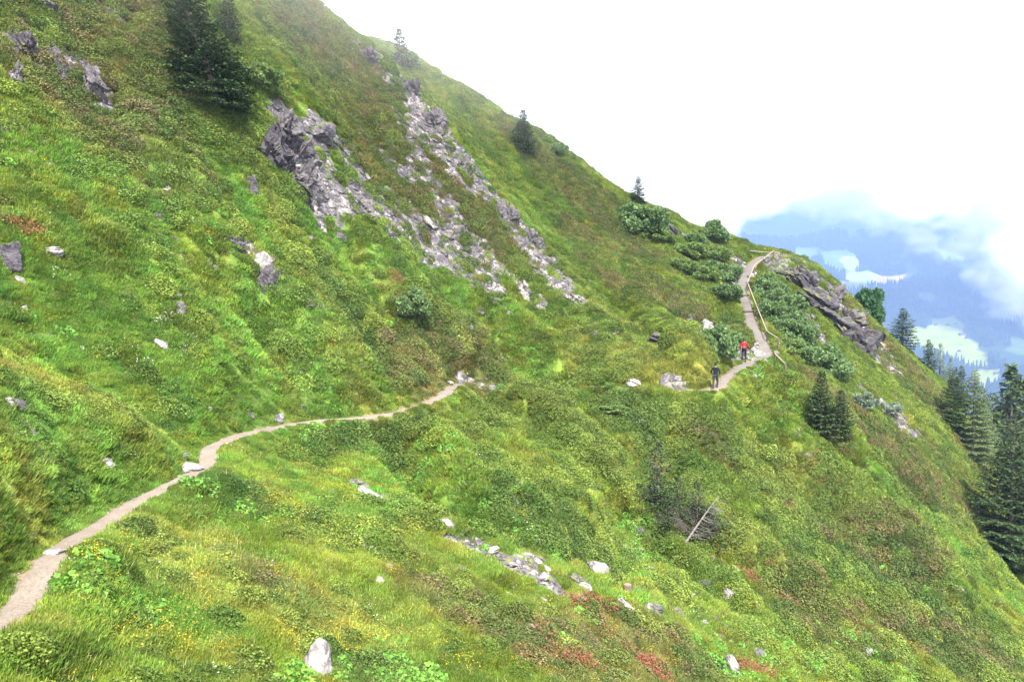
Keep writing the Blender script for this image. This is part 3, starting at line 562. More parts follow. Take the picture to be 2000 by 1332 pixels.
ROCKS=[
(620,1290,62,74,'p','large pale pointed boulder at the bottom edge left of centre',dict(point=.28,dz=.22,strata=.08)),
(372,915,44,20,'p','white flat slab touching the upper edge of the path at its bend',dict(strata=.05)),
(100,1080,42,16,'p','flat pale stone set in the left edge of the path where it narrows',dict(strata=.05,dz=.1)),
(203,903,36,20,'p','pale flat stone in the grass above the lower path, left of the white slab',{}),
(8,788,34,16,'p','pale flat stone at the left edge of the photo beside yellow flowers',{}),
(310,673,34,16,'p','long white slab lying alone in the middle of the left meadow',dict(tilt=.4)),
(291,663,20,10,'g','thin grey slab touching the left end of the long white slab',dict(tilt=.4)),
(157,683,12,12,'p','small white stone in the left meadow left of the long slab',{}),
(318,705,16,14,'p','small pointed white stone just below the long slab',dict(point=.4)),
(349,602,22,20,'g','small grey block with a dark tuft on its left in the left meadow',{}),
(345,578,16,8,'p','small pale stone directly above the grey block in the left meadow',{}),
(720,966,52,20,'p','long pale slab on top of the rubble patch below the path',dict(tilt=.35)),
(872,1024,42,20,'p','pale flat rock between two rubble patches below the path',{}),
(1170,1112,52,28,'p','white wedge shaped slab near the tree stump',dict(tilt=.45,strata=.05)),
(1196,1138,22,12,'p','small flat pale stone between the wedge slab and the stump',{}),
(1222,1186,32,32,'p','white rounded boulder just below the tree stump',dict(tilt=-.4)),
(1426,1297,34,34,'p','white blocky boulder at the bottom right of centre',{}),
(1368,1290,16,14,'p','small pale stone left of the white blocky boulder',{}),
(1690,1277,26,22,'p','pale tilted stone alone among shrubs at the bottom right',dict(tilt=.5)),
(1424,1163,34,18,'p','pale flat stone uphill of the white blocky boulder',dict(tilt=.3)),
(1350,1165,14,10,'p','small pale stone left of the red flowers low on the slope',{}),
(735,1135,30,12,'p','thin pale slab in grass below the rubble patches',dict(tilt=.2)),
(935,1062,22,18,'g','upright pointed grey stone at the head of the middle rubble patch',dict(point=.5)),
(170,995,18,10,'p','small white stone just above the lower path under a dark tuft',{}),
(272,889,18,12,'g','small grey pointed stone left of the dark rock above the path bend',dict(tilt=.5)),
(352,889,32,14,'g','low dark grey rock just above the white slab at the path bend',{}),
(1240,746,46,14,'p','long flat pale rock in grass left of the hikers',dict(tilt=.15)),
(1248,821,30,9,'p','thin flat pale stone below the flat rock left of the hikers',{}),
(398,800,28,9,'p','thin flat pale stone in the meadow above the path',{}),
(300,760,24,10,'p','small flat pale stone amid yellow flowers left of centre',{}),
(970,590,22,18,'g','small dark topped rock below the end of the scree',{}),
(919,646,16,16,'g','small grey rock in grass above the path corner',{}),
(1165,655,16,14,'g','small grey rock on the slope above the middle path',{}),
(600,848,16,8,'g','small dark rock sticking out just above the path',{}),
(1285,660,40,20,'d','low dark rock under an overhanging tuft left of the black clad hiker',{}),
(200,1040,22,9,'p','small pale stone on the left rim of the lower path',dict(dz=.1)),
(545,995,14,9,'p','tiny pale stone in the lower meadow left of the rubble',{}),
(650,878,18,10,'p','small pale stone under the path in dark herbs',{}),
(1190,1087,14,10,'g','small grey stone on the far side of the wedge slab',{}),
(560,1078,26,9,'p','thin pale slab in the meadow below the path centre',{}),
(385,1062,16,10,'p','small pale stone with grass on it below the path',{}),
(1605,1022,24,16,'p','pale stone half hidden in the olive slope right of the red shrub',{}),
(1875,1225,14,10,'p','tiny pale stone near the right edge low down',{}),
(1505,685,0,0,'','',None),
(905,1040,30,10,'p','flat pale slab just right of the flat rock between the rubble patches',{}),
(960,1075,30,12,'p','flat pale slab in the middle rubble patch below the pointed grey stone',dict(strata=.1)),
(990,1098,26,12,'g','grey slab at the lower end of the middle rubble patch',dict(strata=.1)),
(1048,1098,22,14,'p','pale block at the top of the steep rubble patch',{}),
(1062,1128,26,14,'p','pale slab in the steep rubble patch under its top block',dict(tilt=.4)),
(1070,1152,24,12,'p','pale slab at the foot of the steep rubble patch',{}),
(1140,1148,40,12,'p','wide flat pale slab in the rubble left of the tree stump',dict(strata=.08)),
(1265,1190,30,16,'p','pale broken slab right of the white rounded boulder',dict(tilt=.5)),
(1100,1254,24,8,'p','low white stone under shrubs near the bottom centre',{}),
(955,1262,20,7,'p','small flat white stone in grass near the bottom centre',{}),
(1225,1262,26,10,'p','flat pale stone among rusty shrubs near the bottom centre',{}),
(1405,1280,22,10,'p','flat pale stone touching the upper left of the white blocky boulder',{}),
(1330,1292,24,10,'p','flat pale stone farthest left in the group by the white blocky boulder',{}),
# outcrops
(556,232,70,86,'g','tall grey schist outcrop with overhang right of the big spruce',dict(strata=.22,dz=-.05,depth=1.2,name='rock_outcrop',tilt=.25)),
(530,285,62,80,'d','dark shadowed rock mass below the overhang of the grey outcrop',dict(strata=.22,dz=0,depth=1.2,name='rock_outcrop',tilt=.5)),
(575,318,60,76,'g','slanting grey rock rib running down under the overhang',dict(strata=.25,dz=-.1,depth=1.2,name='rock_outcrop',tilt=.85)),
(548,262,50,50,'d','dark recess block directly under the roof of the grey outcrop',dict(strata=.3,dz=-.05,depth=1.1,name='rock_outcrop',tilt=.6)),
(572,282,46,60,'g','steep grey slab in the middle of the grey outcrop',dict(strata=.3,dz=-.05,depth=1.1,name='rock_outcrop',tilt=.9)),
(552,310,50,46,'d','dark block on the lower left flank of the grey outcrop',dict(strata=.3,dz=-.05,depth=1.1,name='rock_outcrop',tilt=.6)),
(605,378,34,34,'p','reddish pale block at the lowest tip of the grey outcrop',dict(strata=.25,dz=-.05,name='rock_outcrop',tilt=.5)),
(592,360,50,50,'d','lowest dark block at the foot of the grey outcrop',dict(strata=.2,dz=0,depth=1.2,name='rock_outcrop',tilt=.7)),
(628,258,58,40,'g','angular grey block right of the tall outcrop above the scree',dict(strata=.1,dz=.05,depth=1.1,name='rock_outcrop',tilt=.2)),
(598,288,36,36,'d','small dark block wedged between outcrop and angular block',dict(strata=.15,dz=0,name='rock_outcrop')),
(488,356,26,42,'d','narrow dark rock face in grass left of the outcrop foot',dict(strata=.1,dz=-.1,name='rock_outcrop',tilt=.3)),
(504,505,40,38,'p','light grey cracked rock face in grass left of centre',dict(strata=.1,dz=-.1,name='rock_outcrop',tilt=.5)),
(528,538,48,44,'d','dark rock step below the light cracked face',dict(strata=.2,dz=-.1,name='rock_outcrop',tilt=.6)),
(462,468,60,30,'d','dark overhung rock ledge above the light cracked face',dict(strata=.2,dz=-.2,name='rock_outcrop',tilt=.3)),
(10,494,48,56,'d','dark purple rock at the left edge under rusty shrubs',dict(strata=.12,dz=0,name='rock_outcrop')),
(100,490,40,18,'p','small pale rocks right of the dark rock at the left edge',dict(name='rock_outcrop')),
(48,85,58,48,'d','broad tilted purple grey slab near the upper left corner',dict(strata=.2,dz=0,name='rock_outcrop',tilt=.6)),
(112,112,34,84,'d','upright dark rock fin near the upper left corner',dict(strata=.2,dz=-.1,name='rock_outcrop',tilt=-.35)),
(168,158,56,66,'g','layered rock ledges below and right of the dark fin',dict(strata=.35,dz=-.05,name='rock_outcrop',tilt=.5)),
(28,142,36,52,'g','broken grey rock left of the dark fin near the left edge',dict(strata=.25,dz=-.05,name='rock_outcrop')),
(80,6,50,30,'g','grey rock at the top left edge of the photo',dict(strata=.2,dz=-.1,name='rock_outcrop')),
(215,20,40,40,'g','grey broken rock at the top edge between corner and big spruce',dict(strata=.25,dz=-.1,name='rock_outcrop')),
(1562,535,80,44,'d','topmost layered rock band on the right spur',dict(strata=.35,dz=-.05,depth=1.0,name='rock_outcrop',tilt=.6)),
(1600,590,92,66,'d','dark hollowed rock in the middle of the right spur',dict(strata=.35,dz=-.05,depth=1.0,name='rock_outcrop',tilt=.35)),
(1648,600,84,50,'g','grey rock ledge at the crest of the right spur left of the round pine',dict(strata=.35,dz=-.15,depth=1.0,name='rock_outcrop',tilt=.7)),
(1672,648,90,76,'d','lowest large dark crag on the right spur',dict(strata=.3,dz=-.05,depth=1.0,name='rock_outcrop',tilt=.5)),
(1696,672,40,30,'g','small grey block at the foot of the large dark crag',dict(strata=.2,dz=0,name='rock_outcrop')),
(1625,560,60,40,'g','grey broken rock band along the crest of the right spur',dict(strata=.35,dz=-.15,depth=1.0,name='rock_outcrop',tilt=.7)),
(1640,640,60,50,'d','dark rock filling the hollow left of the large dark crag',dict(strata=.35,dz=-.1,depth=1.0,name='rock_outcrop',tilt=.6)),
(1566,622,30,30,'g','small grey crag beside the alder bushes on the right spur',dict(strata=.3,dz=-.05,name='rock_outcrop')),
(1439,520,30,40,'d','broken purple rock left of the top of the path',dict(strata=.3,dz=-.1,name='rock_outcrop')),
(1312,446,44,26,'g','grey rock on the skyline right of the small spruce',dict(strata=.3,dz=-.1,name='rock_outcrop',tilt=.5)),
(1395,686,26,20,'p','pale rock in the bank behind the red clad hiker',dict(strata=.15,dz=0,name='rock_outcrop')),
(1368,632,40,26,'p','pale rock showing in grass above the small alder',dict(strata=.15,dz=-.1,name='rock_outcrop',tilt=.4)),
(1484,684,30,34,'p','pale flat rocks along the left side of the path by the hikers',dict(strata=.25,dz=-.2,name='rock_outcrop')),
(800,165,54,40,'d','dark rock head at the top of the scree band',dict(strata=.3,dz=-.1,depth=1,name='rock_outcrop',tilt=.6)),
(845,225,46,44,'g','grey rock rib high in the scree band',dict(strata=.35,dz=-.15,depth=1,name='rock_outcrop',tilt=.7)),
(900,305,46,40,'g','grey rock rib midway down the scree band',dict(strata=.35,dz=-.2,depth=1,name='rock_outcrop',tilt=.7)),
(985,405,54,50,'g','jagged grey rock rib low in the scree band',dict(strata=.35,dz=-.15,depth=1,name='rock_outcrop',tilt=.8)),
(1035,455,46,40,'g','jagged grey rock just below the low rib of the scree band',dict(strata=.35,dz=-.2,depth=1,name='rock_outcrop',tilt=.7)),
(1018,555,34,36,'p','pale rock step at the foot of the left scree',dict(strata=.3,dz=-.1,name='rock_outcrop',tilt=.6)),
(1115,580,50,22,'p','pale flat rock at the very foot of the scree band',dict(strata=.3,dz=-.15,name='rock_outcrop',tilt=.5)),
(712,100,40,40,'d','dark broken rock below the notch in the skyline',dict(strata=.3,dz=-.2,name='rock_outcrop',tilt=.7)),
(830,430,70,26,'p','pale broken rock within the lower left scree',dict(strata=.3,dz=-.2,name='rock_outcrop',tilt=.5)),
(700,395,60,30,'g','grey broken rock right of the outcrop foot',dict(strata=.3,dz=-.2,name='rock_outcrop',tilt=.5)),
(1460,1,0,0,'','',None),
]
for q in ROCKS:
    if q[6] is None: continue
    rocka(*q[:6],**q[6])
# ------------------------------------------------------------------ trees
t=NT('conifer bark'); tc=t.n('TexCoord').outputs['Object']; mp=t.n('Mapping',ins={'Scale':(6,6,1.5)}); t.t.links.new(tc,mp.inputs[0]); a=t.noise(3,4,.6,mp.outputs[0])
M_bark=t.fin(t.mix(t.ramp(a,.35,.65),(.07,.055,.045),(.17,.15,.13)),.9,a,.6,.03,.1)
t=NT('weathered dead wood'); tc=t.n('TexCoord').outputs['Object']; a=t.noise(8,4,.6,tc); M_dead=t.fin(t.mix(t.ramp(a,.35,.65),(.09,.08,.075),(.18,.165,.155)),.85,a,.4,.02,.2)
t=NT('dark dead wood'); tc=t.n('TexCoord').outputs['Object']; a=t.noise(8,4,.6,tc); M_dead2=t.fin(t.mix(t.ramp(a,.35,.65),(.055,.044,.042),(.11,.095,.09)),.85,a,.4,.02,.2)
def tube(P,Rd,n=6):
    P=np.asarray(P,float);k=len(P); d=np.gradient(P,axis=0); d/=np.linalg.norm(d,axis=1,keepdims=True)+1e-9
    up=np.array([0.13,0.21,.97]); a=np.cross(d,up); bad=np.linalg.norm(a,axis=1)<.15; a[bad]=np.cross(d[bad],[1,0,0]); a/=np.linalg.norm(a,axis=1,keepdims=True); b=np.cross(d,a)
    th=np.arange(n)/n*2*math.pi; V=P[:,None]+np.asarray(Rd)[:,None,None]*(a[:,None]*np.cos(th)[None,:,None]+b[:,None]*np.sin(th)[None,:,None])
    V=V.reshape(-1,3); i=np.arange(k-1)[:,None]*n; j=np.arange(n)[None]; j2=(j+1)%n
    q=np.stack([i+j,i+j2,i+n+j2,i+n+j],-1).reshape(-1,4); T=np.concatenate([q[:,[0,1,2]],q[:,[0,2,3]]])
    return V,T,np.full(len(V),.5)
def needles(base,dirv,L,wd,r,droop=0,n=None):
    """a twig: narrow crossed blades"""
    return
def conifer(name,h,R,seed,mat,base=.04,taper=.85,step=.2,nb=7,droop=.35,dens=1.0,lean=0,leaf=.11,thin=0,oneside=None,irregular=.25):
    r=np.random.default_rng(seed); Vn=[];Tn=[];vn_=[];tr=[];o=0
    tz=np.linspace(0,1,9); tpts=np.stack([lean*tz**1.3*h+.03*h*np.sin(tz*4+seed)*.3,.02*h*np.sin(tz*3+seed),tz*h],1)
    tr.append(tube(tpts,np.interp(tz,[0,1],[.024*h+.02,.006]),7))
    z=base*h; A=[];B=[];Q_=[]
    lob=r.uniform(0,6.28,3)
    while z<h*.985:
        f=z/h; L=R*(1-f)**taper*(1-.25*max(0,(.12-f)/.12)); k=max(3,int(nb*(1-.35*f)))
        ctr=np.array([np.interp(z,tpts[:,2],tpts[:,0]),np.interp(z,tpts[:,2],tpts[:,1]),z]); ph=r.uniform(0,6.28)
        for b in range(k):
            an=ph+b/k*6.283+r.normal(0,.2)
            Lb=L*(1+irregular*(r.normal(0,.6)+.5*math.sin(an*2+lob[0]+z*1.7/ (h*.12)))); 
            if oneside is not None: Lb*=(1+.35*math.cos(an-oneside))
            if Lb<.06: Lb=.06
            if r.uniform()<thin: continue
            n=max(4,int(Lb/.16)); s=np.linspace(0,1,n); 
            up=.28*(1-f)*0+.12+.5*f; 
            zz=Lb*(up*s-droop*(1-f*.7)*s**1.6+.16*s**4); hx=Lb*s
            Pb=np.stack([ctr[0]+hx*math.cos(an),ctr[1]+hx*math.sin(an),ctr[2]+zz],1)
            if Lb>.35: tr.append(tube(Pb,np.linspace(.012+.008*Lb,.004,n),3))
            d=np.array([math.cos(an),math.sin(an),0]); sd_=np.array([-math.sin(an),math.cos(an),0])
            m_=int(max(5,Lb/.085*dens)); q=r.uniform(.06,1,m_)**.85
            c=np.stack([np.interp(q,s,Pb[:,i]) for i in range(3)],1)
            side=np.where(r.uniform(0,1,m_)<.5,-1,1.)[:,None]; tl=(.36*Lb*np.sin(np.clip(q,.0,1)*2.6+.25)*r.uniform(.5,1.15,m_)+.05)[:,None]
            dr=(sd_[None]*side*.9+d[None]*r.uniform(.4,.9,(m_,1)))+np.array([0,0,-.22])*r.uniform(.2,1.4,(m_,1)); dr/=np.linalg.norm(dr,axis=1,keepdims=True)
            # split each twig into sprays
            ns=np.maximum(1,(tl[:,0]/(leaf*1.0)).astype(int)); rep=np.repeat(np.arange(m_),ns); 
            kk=np.concatenate([np.arange(a_) for a_ in ns])+r.uniform(0,.6,len(rep)); pos=c[rep]+dr[rep]*(kk/ns[rep])[:,None]*tl[rep]
            d2=dr[rep]+r.normal(0,.38,(len(rep),3)); d2/=np.linalg.norm(d2,axis=1,keepdims=True); ln=leaf*r.uniform(.8,1.7,(len(rep),1))
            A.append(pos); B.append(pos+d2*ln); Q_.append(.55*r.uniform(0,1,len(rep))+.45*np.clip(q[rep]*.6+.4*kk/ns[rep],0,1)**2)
        z+=step*(1-.45*f)*r.uniform(.75,1.25)
    # leader
    A.append(np.array([[tpts[-1][0],tpts[-1][1],h*.96]]*6)); B.append(A[-1]+np.array([[.0,0,.12*1]]*6)+r.normal(0,.03,(6,3)))
    Q_.append(np.full(6,.8)); Q_=np.concatenate(Q_)
    A=np.concatenate(A);B=np.concatenate(B); n=len(A); dd=B-A
    e=np.cross(dd,r.normal(0,1,(n,3))*.45+np.array([0,0,1.])); e/=np.linalg.norm(e,axis=1,keepdims=True)+1e-9
    w=leaf*.36*r.uniform(.7,1.3,(n,1)); mid=A+dd*.5
    V=np.stack([A,mid+e*w,B,mid-e*w],1).reshape(-1,3); k=np.arange(n)*4; T=np.concatenate([np.stack([k,k+1,k+2],1),np.stack([k,k+2,k+3],1)])
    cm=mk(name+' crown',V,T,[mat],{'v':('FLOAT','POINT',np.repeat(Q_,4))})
    Vt,Tt,vt,_=join(tr); tm=mk(name+' trunk',Vt,Tt,[M_bark],smooth=True)
    return tm,cm,n
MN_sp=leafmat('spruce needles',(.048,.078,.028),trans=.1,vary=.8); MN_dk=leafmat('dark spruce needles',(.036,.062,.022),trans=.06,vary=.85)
MN_la=leafmat('larch needles',(.12,.18,.09),trans=.3,vary=.4); MN_pi=leafmat('stone pine needles',(.045,.105,.040),trans=.15,vary=.45); MN_yg=leafmat('pale green spruce needles',(.095,.135,.055),trans=.15,vary=.45)
TM={}
def tmesh(key,*a,**k):
    if key not in TM: TM[key]=conifer(*a,**k)[:2]
    return TM[key]
def tree(px,py,hpx,key,label,name='spruce',cat='tree',group=None,sx=1,Y=None,h0=1,rz=0,sink=.15,dy=0,drop=None):
    p=hit(px,py) if Y is None else at(px,py,Y)
    if Y is not None: 
        g=float(hs(p[0],p[1]))
        p=np.array([p[0],p[1],g])
        top=at(px,py-hpx,Y)[2]; h=top-g
    else: h=hpx*p[1]/F
    tm,cm=TM[key]; s=h/h0
    e=empty(name,(p[0],p[1],p[2]-sink),label,cat,group,rz); e.scale=(s*sx,s*sx,s)
    link('trunk',tm,e); link('crown',cm,e)
    return e
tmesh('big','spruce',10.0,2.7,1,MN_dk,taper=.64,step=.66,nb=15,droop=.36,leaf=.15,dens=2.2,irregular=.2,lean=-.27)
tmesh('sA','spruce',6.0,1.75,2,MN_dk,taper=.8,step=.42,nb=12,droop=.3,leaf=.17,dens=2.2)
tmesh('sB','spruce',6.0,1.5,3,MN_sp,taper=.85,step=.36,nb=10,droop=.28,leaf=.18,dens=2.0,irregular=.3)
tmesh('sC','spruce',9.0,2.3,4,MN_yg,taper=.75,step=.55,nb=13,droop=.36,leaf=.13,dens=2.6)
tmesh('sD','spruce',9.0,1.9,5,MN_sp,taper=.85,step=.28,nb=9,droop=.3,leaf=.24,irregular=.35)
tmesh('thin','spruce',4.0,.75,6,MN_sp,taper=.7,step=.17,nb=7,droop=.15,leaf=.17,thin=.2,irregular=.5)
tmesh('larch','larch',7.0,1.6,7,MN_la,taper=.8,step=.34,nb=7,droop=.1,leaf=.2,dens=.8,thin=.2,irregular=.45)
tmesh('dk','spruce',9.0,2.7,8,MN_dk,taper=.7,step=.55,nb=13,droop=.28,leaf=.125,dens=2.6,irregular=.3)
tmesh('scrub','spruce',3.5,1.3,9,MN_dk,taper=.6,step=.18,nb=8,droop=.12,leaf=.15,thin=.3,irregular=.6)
tree(420,214,275,'big','large dark drooping spruce at the upper left above the rock outcrop',h0=10,sx=1.12)
tree(447,85,110,'sB','small pale spruce just right of the top of the large dark spruce',h0=6,sx=1.0)
tree(780,138,82,'thin','thin pale spruce on the skyline at the notch near the top',h0=4,sx=1.35)
tree(1022,300,88,'sA','dense dark spruce standing just below the skyline in the upper centre',h0=6,sx=1.1)
tree(1246,398,56,'sB','small lone spruce on the skyline above the alder thicket',h0=6,sx=1.35)
tree(1762,682,84,'sB','lone dark spruce on the right spur crest beside the round pine',h0=6,sx=1.5)
tree(1603,850,135,'sA','taller left spruce of the pair below the alder bushes',h0=6,sx=.95)
tree(1640,852,98,'sA','shorter right spruce of the pair below the alder bushes',h0=6,sx=1.1,rz=2)
tree(1812,718,64,'sB','small dark spruce next to the pale larches on the right spur',h0=6,sx=1.2,rz=1)
tree(1836,735,78,'larch','left of two pale larches on the right spur crest',name='larch',h0=7,sx=1.0)
tree(1856,750,72,'larch','right of two pale larches on the right spur crest',name='larch',h0=7,sx=1.1,rz=2)
tree(1862,845,135,'dk','dark spruce partly hidden behind the pale green spruce at the right',h0=9,sx=.8)
tree(1898,900,185,'sC','broad pale green spruce among the right hand trees',h0=9,sx=.95)
tree(1925,905,120,'sC','short bright edged spruce touching the broad pale green one on its right',h0=9,sx=.9,rz=2.5)
tree(1876,800,90,'sB','slim dark spruce top poking up behind the broad pale green spruce',h0=6,sx=.9,Y=92)
tree(1972,920,212,'sD','tall pointed spruce standing beyond the right hand edge with open branches',h0=9,sx=.9,Y=98)
tree(1997,900,170,'sD','spruce at the right border behind the tall pointed one',h0=9,sx=1.0,Y=103,rz=2)
tree(1935,900,140,'dk','hazy dark spruce between the broad pale one and the tall pointed one',h0=9,sx=.8,Y=112)
tree(1950,905,120,'dk','hazy dark spruce left of the tall pointed one, lowest of the back row',h0=9,sx=.8,Y=118,rz=1)
tree(1912,900,150,'dk','hazy dark spruce just right behind the broad pale one',h0=9,sx=.8,Y=110,rz=3)
tree(1972,1112,300,'dk','very large dark spruce cut by the right border',h0=9,sx=.95)
tree(2010,1145,95,'scrub','scrubby bare branched conifer in the right corner below the large dark spruce',h0=3.5,sx=1.3,name='conifer')
tree(1286,990,135,'scrub','ragged dark spruce left of the bleached fallen trunk',h0=3.5,sx=.75)
tree(1322,1020,95,'scrub','sparse dying spruce beside the bleached fallen trunk',h0=3.5,sx=.8,rz=2)
tree(1300,1040,70,'scrub','low dark conifer scrub under the level grey dead stem',h0=3.5,sx=1.1,rz=3)
tree(1385,1060,80,'scrub','low brownish conifer scrub at the foot of the bleached trunk',h0=3.5,sx=1.1,rz=5)
tree(1362,1035,100,'scrub','sparse brown spruce behind the bleached fallen trunk',h0=3.5,sx=.8,rz=4)
tree(592,82,30,'scrub','tiny dark spruce in the heather below the upper skyline',h0=3.5,sx=1.2)
for a in [(1275,1000,70,1.0,'small dark conifer at the left end of the tangled scrub')]+0*[(1340,1010,110,.8,'tallest brown topped conifer in the tangled scrub'),(1378,1000,80,.8,'thin dark conifer behind the top of the bleached trunk'),(1310,940,75,.7,'small dark conifer highest in the tangled scrub')]:
    tree(a[0],a[1],a[2],'scrub',a[4],h0=3.5,sx=a[3],rz=a[0]%5)
# round stone pine
def puff(name,rx,ry,rz,n,leaf,seed,mat,stem=True,lobes=20,el=1.5,mt=None,up=0.2):
    r=np.random.default_rng(seed); L=[]
    for k in range(lobes):
        a=r.uniform(0,6.283);q=math.sqrt(r.uniform(0,1))*.98; zc=r.uniform(.05,.85)
        L.append((q*rx*math.cos(a),q*ry*math.sin(a),zc*rz*(1-.35*q),r.uniform(.16,.36)))
    k=r.integers(0,lobes,n); c=np.array(L)[k]; v=r.normal(0,1,(n,3)); v/=np.linalg.norm(v,axis=1,keepdims=True); rad=r.uniform(.35,1.06,(n,1))**.6
    pos=c[:,:3]+v*rad*c[:,3:]*np.array([rx,ry,rz*.62]); keep=pos[:,2]>-.05*rz; pos=pos[keep];v=v[keep]; n=len(pos)
    d=v+r.normal(0,.6,(n,3))+np.array([0,0,up]); d/=np.linalg.norm(d,axis=1,keepdims=True); e=np.cross(d,r.normal(0,1,(n,3))); e/=np.linalg.norm(e,axis=1,keepdims=True)
    s=leaf*r.uniform(.6,1.4,(n,1)); V=np.stack([pos-d*s*.5*el,pos+e*s*.5,pos+d*s*.5*el,pos-e*s*.5],1).reshape(-1,3); q=np.arange(n)*4
    T=np.concatenate([np.stack([q,q+1,q+2],1),np.stack([q,q+2,q+3],1)])
    cm=mk(name+' leaves',V,T,[mat],{'v':('FLOAT','POINT',np.repeat(r.uniform(0,1,n),4))})
    st=[]
    for c in L: 
        s_=np.linspace(0,1,5)[:,None]; P=np.array([c[0]*.25,c[1]*.25,-.2])*(1-s_)+np.array(c[:3])*s_+np.array([0,0,-.15*rz])*np.sin(s_*3.14); st.append(tube(P,np.linspace(.03,.008,5)*max(1,rz*.6),4))
    V,T,_,_=join(st); return mk(name+' stems',V,T,[mt or M_bark],smooth=True),cm
PM={'pine':puff('stone pine',1.2,1.1,3.6,14000,.16,41,MN_pi,lobes=40,el=2.4,up=.5)}
MA=leafmat('alder leaves',(.115,.185,.070),trans=.25,vary=.45); MA2=leafmat('light alder leaves',(.135,.205,.060),trans=.3,vary=.4); MWi=leafmat('willow leaves',(.16,.21,.15),trans=.25,vary=.35)
PM['ald']=puff('alder',1.6,1.5,2.1,16000,.13,42,MA,lobes=34); PM['ald2']=puff('alder',1.5,1.6,1.9,16000,.13,43,MA,lobes=36); PM['ald3']=puff('light alder',1.6,1.5,1.8,15000,.13,44,MA2,lobes=34)
PM['wil']=puff('willow',1.1,1.1,1.2,4000,.11,45,MWi,lobes=9,el=2.0,up=.6)
def bush(px,py,wpx,key,label,name='alder_bush',cat='bush',hx=1,w0=3.0,group=None,rz=0,sink=.15):
    p=hit(px,py); s=wpx*(1.42 if key!='pine' else 1)*p[1]/F/w0; st,cm=PM[key]
    e=empty(name,(p[0],p[1],p[2]-sink*s),label,cat,group,rz); e.scale=(s*(1+.15*math.sin(px)),s*(1+.15*math.cos(px*1.3)),s*hx*(1+.22*math.sin(px*2.1))); link('stems',st,e); link('leaves',cm,e); return e
bush(1697,622,60,'pine','round bushy dark green pine on the crest of the right spur',name='stone_pine',cat='tree',w0=3.2,hx=.95)
GA='green alder thicket along the upper path'
AL=[(1392,470,40,'ald','topmost alder bush left of the path near the skyline'),(1360,478,34,'ald2','alder bush on the skyline slope left of the topmost one'),(1385,505,50,'ald3','light alder bush below the topmost alder, left of the path'),
(1345,500,44,'ald3','pale alder bush left of the light one above the path'),(1405,545,52,'ald','dark alder bush left of the log steps'),(1375,545,46,'ald3','pale alder bush behind the dark one left of the log steps'),(1420,580,44,'ald2','lowest alder bush left of the log steps'),
(1330,530,44,'ald3','pale low alder bush farthest left of the upper path thicket'),
(1505,580,48,'ald','upper alder bush right of the handrail'),(1535,602,52,'ald2','alder bush right of the upper one below the spur rocks'),(1518,622,44,'ald2','dark alder bush beside the middle of the handrail'),(1542,652,48,'ald','alder bush beside the lower end of the handrail'),
(1506,556,34,'ald3','light alder bush at the bend of the handrail'),(1560,668,50,'ald','alder bush right of the lower handrail end'),(1575,705,56,'ald2','bluish alder bush in the chain running down from the handrail'),(1545,692,44,'ald3','light alder bush left of the bluish one below the handrail'),(1605,715,52,'ald','alder bush near the lower end of the chain'),(1622,738,46,'ald2','lowest alder bush of the chain above the pair of spruces'),
(1258,452,66,'ald','dark alder bush under the lone skyline spruce'),(1232,425,44,'ald2','upper alder bush under the lone skyline spruce'),(1283,470,44,'ald3','light alder bush at the right end of the skyline thicket'),
(1395,690,60,'ald','dark alder bush left of the red clad hiker'),(1415,672,40,'ald2','small alder bush above the dark one near the hikers'),
(1090,302,30,'ald2','small alder bush on the skyline right of the dense dark spruce'),(498,165,54,'ald3','light green alder bush right of the large dark spruce'),(520,185,40,'ald3','small light alder bush just above the grey outcrop'),(800,612,54,'ald','round dark green bush on the slope in the centre left'),(790,132,40,'ald2','bushy growth at the foot of the thin skyline spruce')]
for i,a in enumerate(AL): bush(*a,rz=i*1.3)
bush(1688,795,48,'wil','grey green willow bush right of the pair of spruces',name='willow_bush',w0=2.2)
bush(1732,805,44,'wil','greener willow bush right of the grey green willow',name='willow_bush',w0=2.2,rz=2)
bush(1190,800,46,'ald3','low rounded mat of grey green leaves below the flat rock left of the hikers',name='juniper_bush',w0=3.0,hx=.7,sink=.25)
# ------------------------------------------------------------------ dead wood
def deadtree(name,a,b,rad,seed,label,nbr,L,mat,side=(0,0,-1),cat='dead tree'):
    """bleached trunk from point a to point b with bare side branches"""
    a=np.array(a,float);b=np.array(b,float); r=np.random.default_rng(seed); n=12; s=np.linspace(0,1,n)[:,None]
    ax=(b-a)/np.linalg.norm(b-a); P=a+(b-a)*s+np.array([0,0,.06])*np.sin(s*3.1)*np.linalg.norm(b-a)*.3
    tv=[tube(P-a,np.linspace(rad,rad*.25,n),8)]
    V,T,_,_=join(tv); e=empty(name,a,label,cat); link('trunk',mk('dead trunk',V,T,[mat],smooth=True),e)
    br=[]
    for k in range(nbr):
        q=r.uniform(.06,.95); p0=np.array([np.interp(q,s[:,0],P[:,i]) for i in range(3)])-a
        d=np.array(side,float)+r.normal(0,.42,3); d-=ax*(d@ax)*.7; d/=np.linalg.norm(d); l=L*r.uniform(.4,1)*(1-.5*q)
        t_=np.linspace(0,1,6)[:,None]; B=p0+d*l*t_+ax*l*.28*t_**2+np.array([0,0,-.12])*l*t_**2*0+r.normal(0,.012,(6,3))
        br.append(tube(B,np.linspace(.017,.006,6),4))
        for _ in range(2):
            q2=r.integers(2,5); d2=d+r.normal(0,.6,3); B2=B[q2]+d2*np.linspace(0,.3*l,4)[:,None]; br.append(tube(B2,np.linspace(.008,.004,4),3))
    V,T,_,_=join(br); link('branches',mk('dead branches',V,T,[mat],smooth=True),e); return e
p1=hit(1336,1068); p2=at(1404,968,p1[1]+.4)
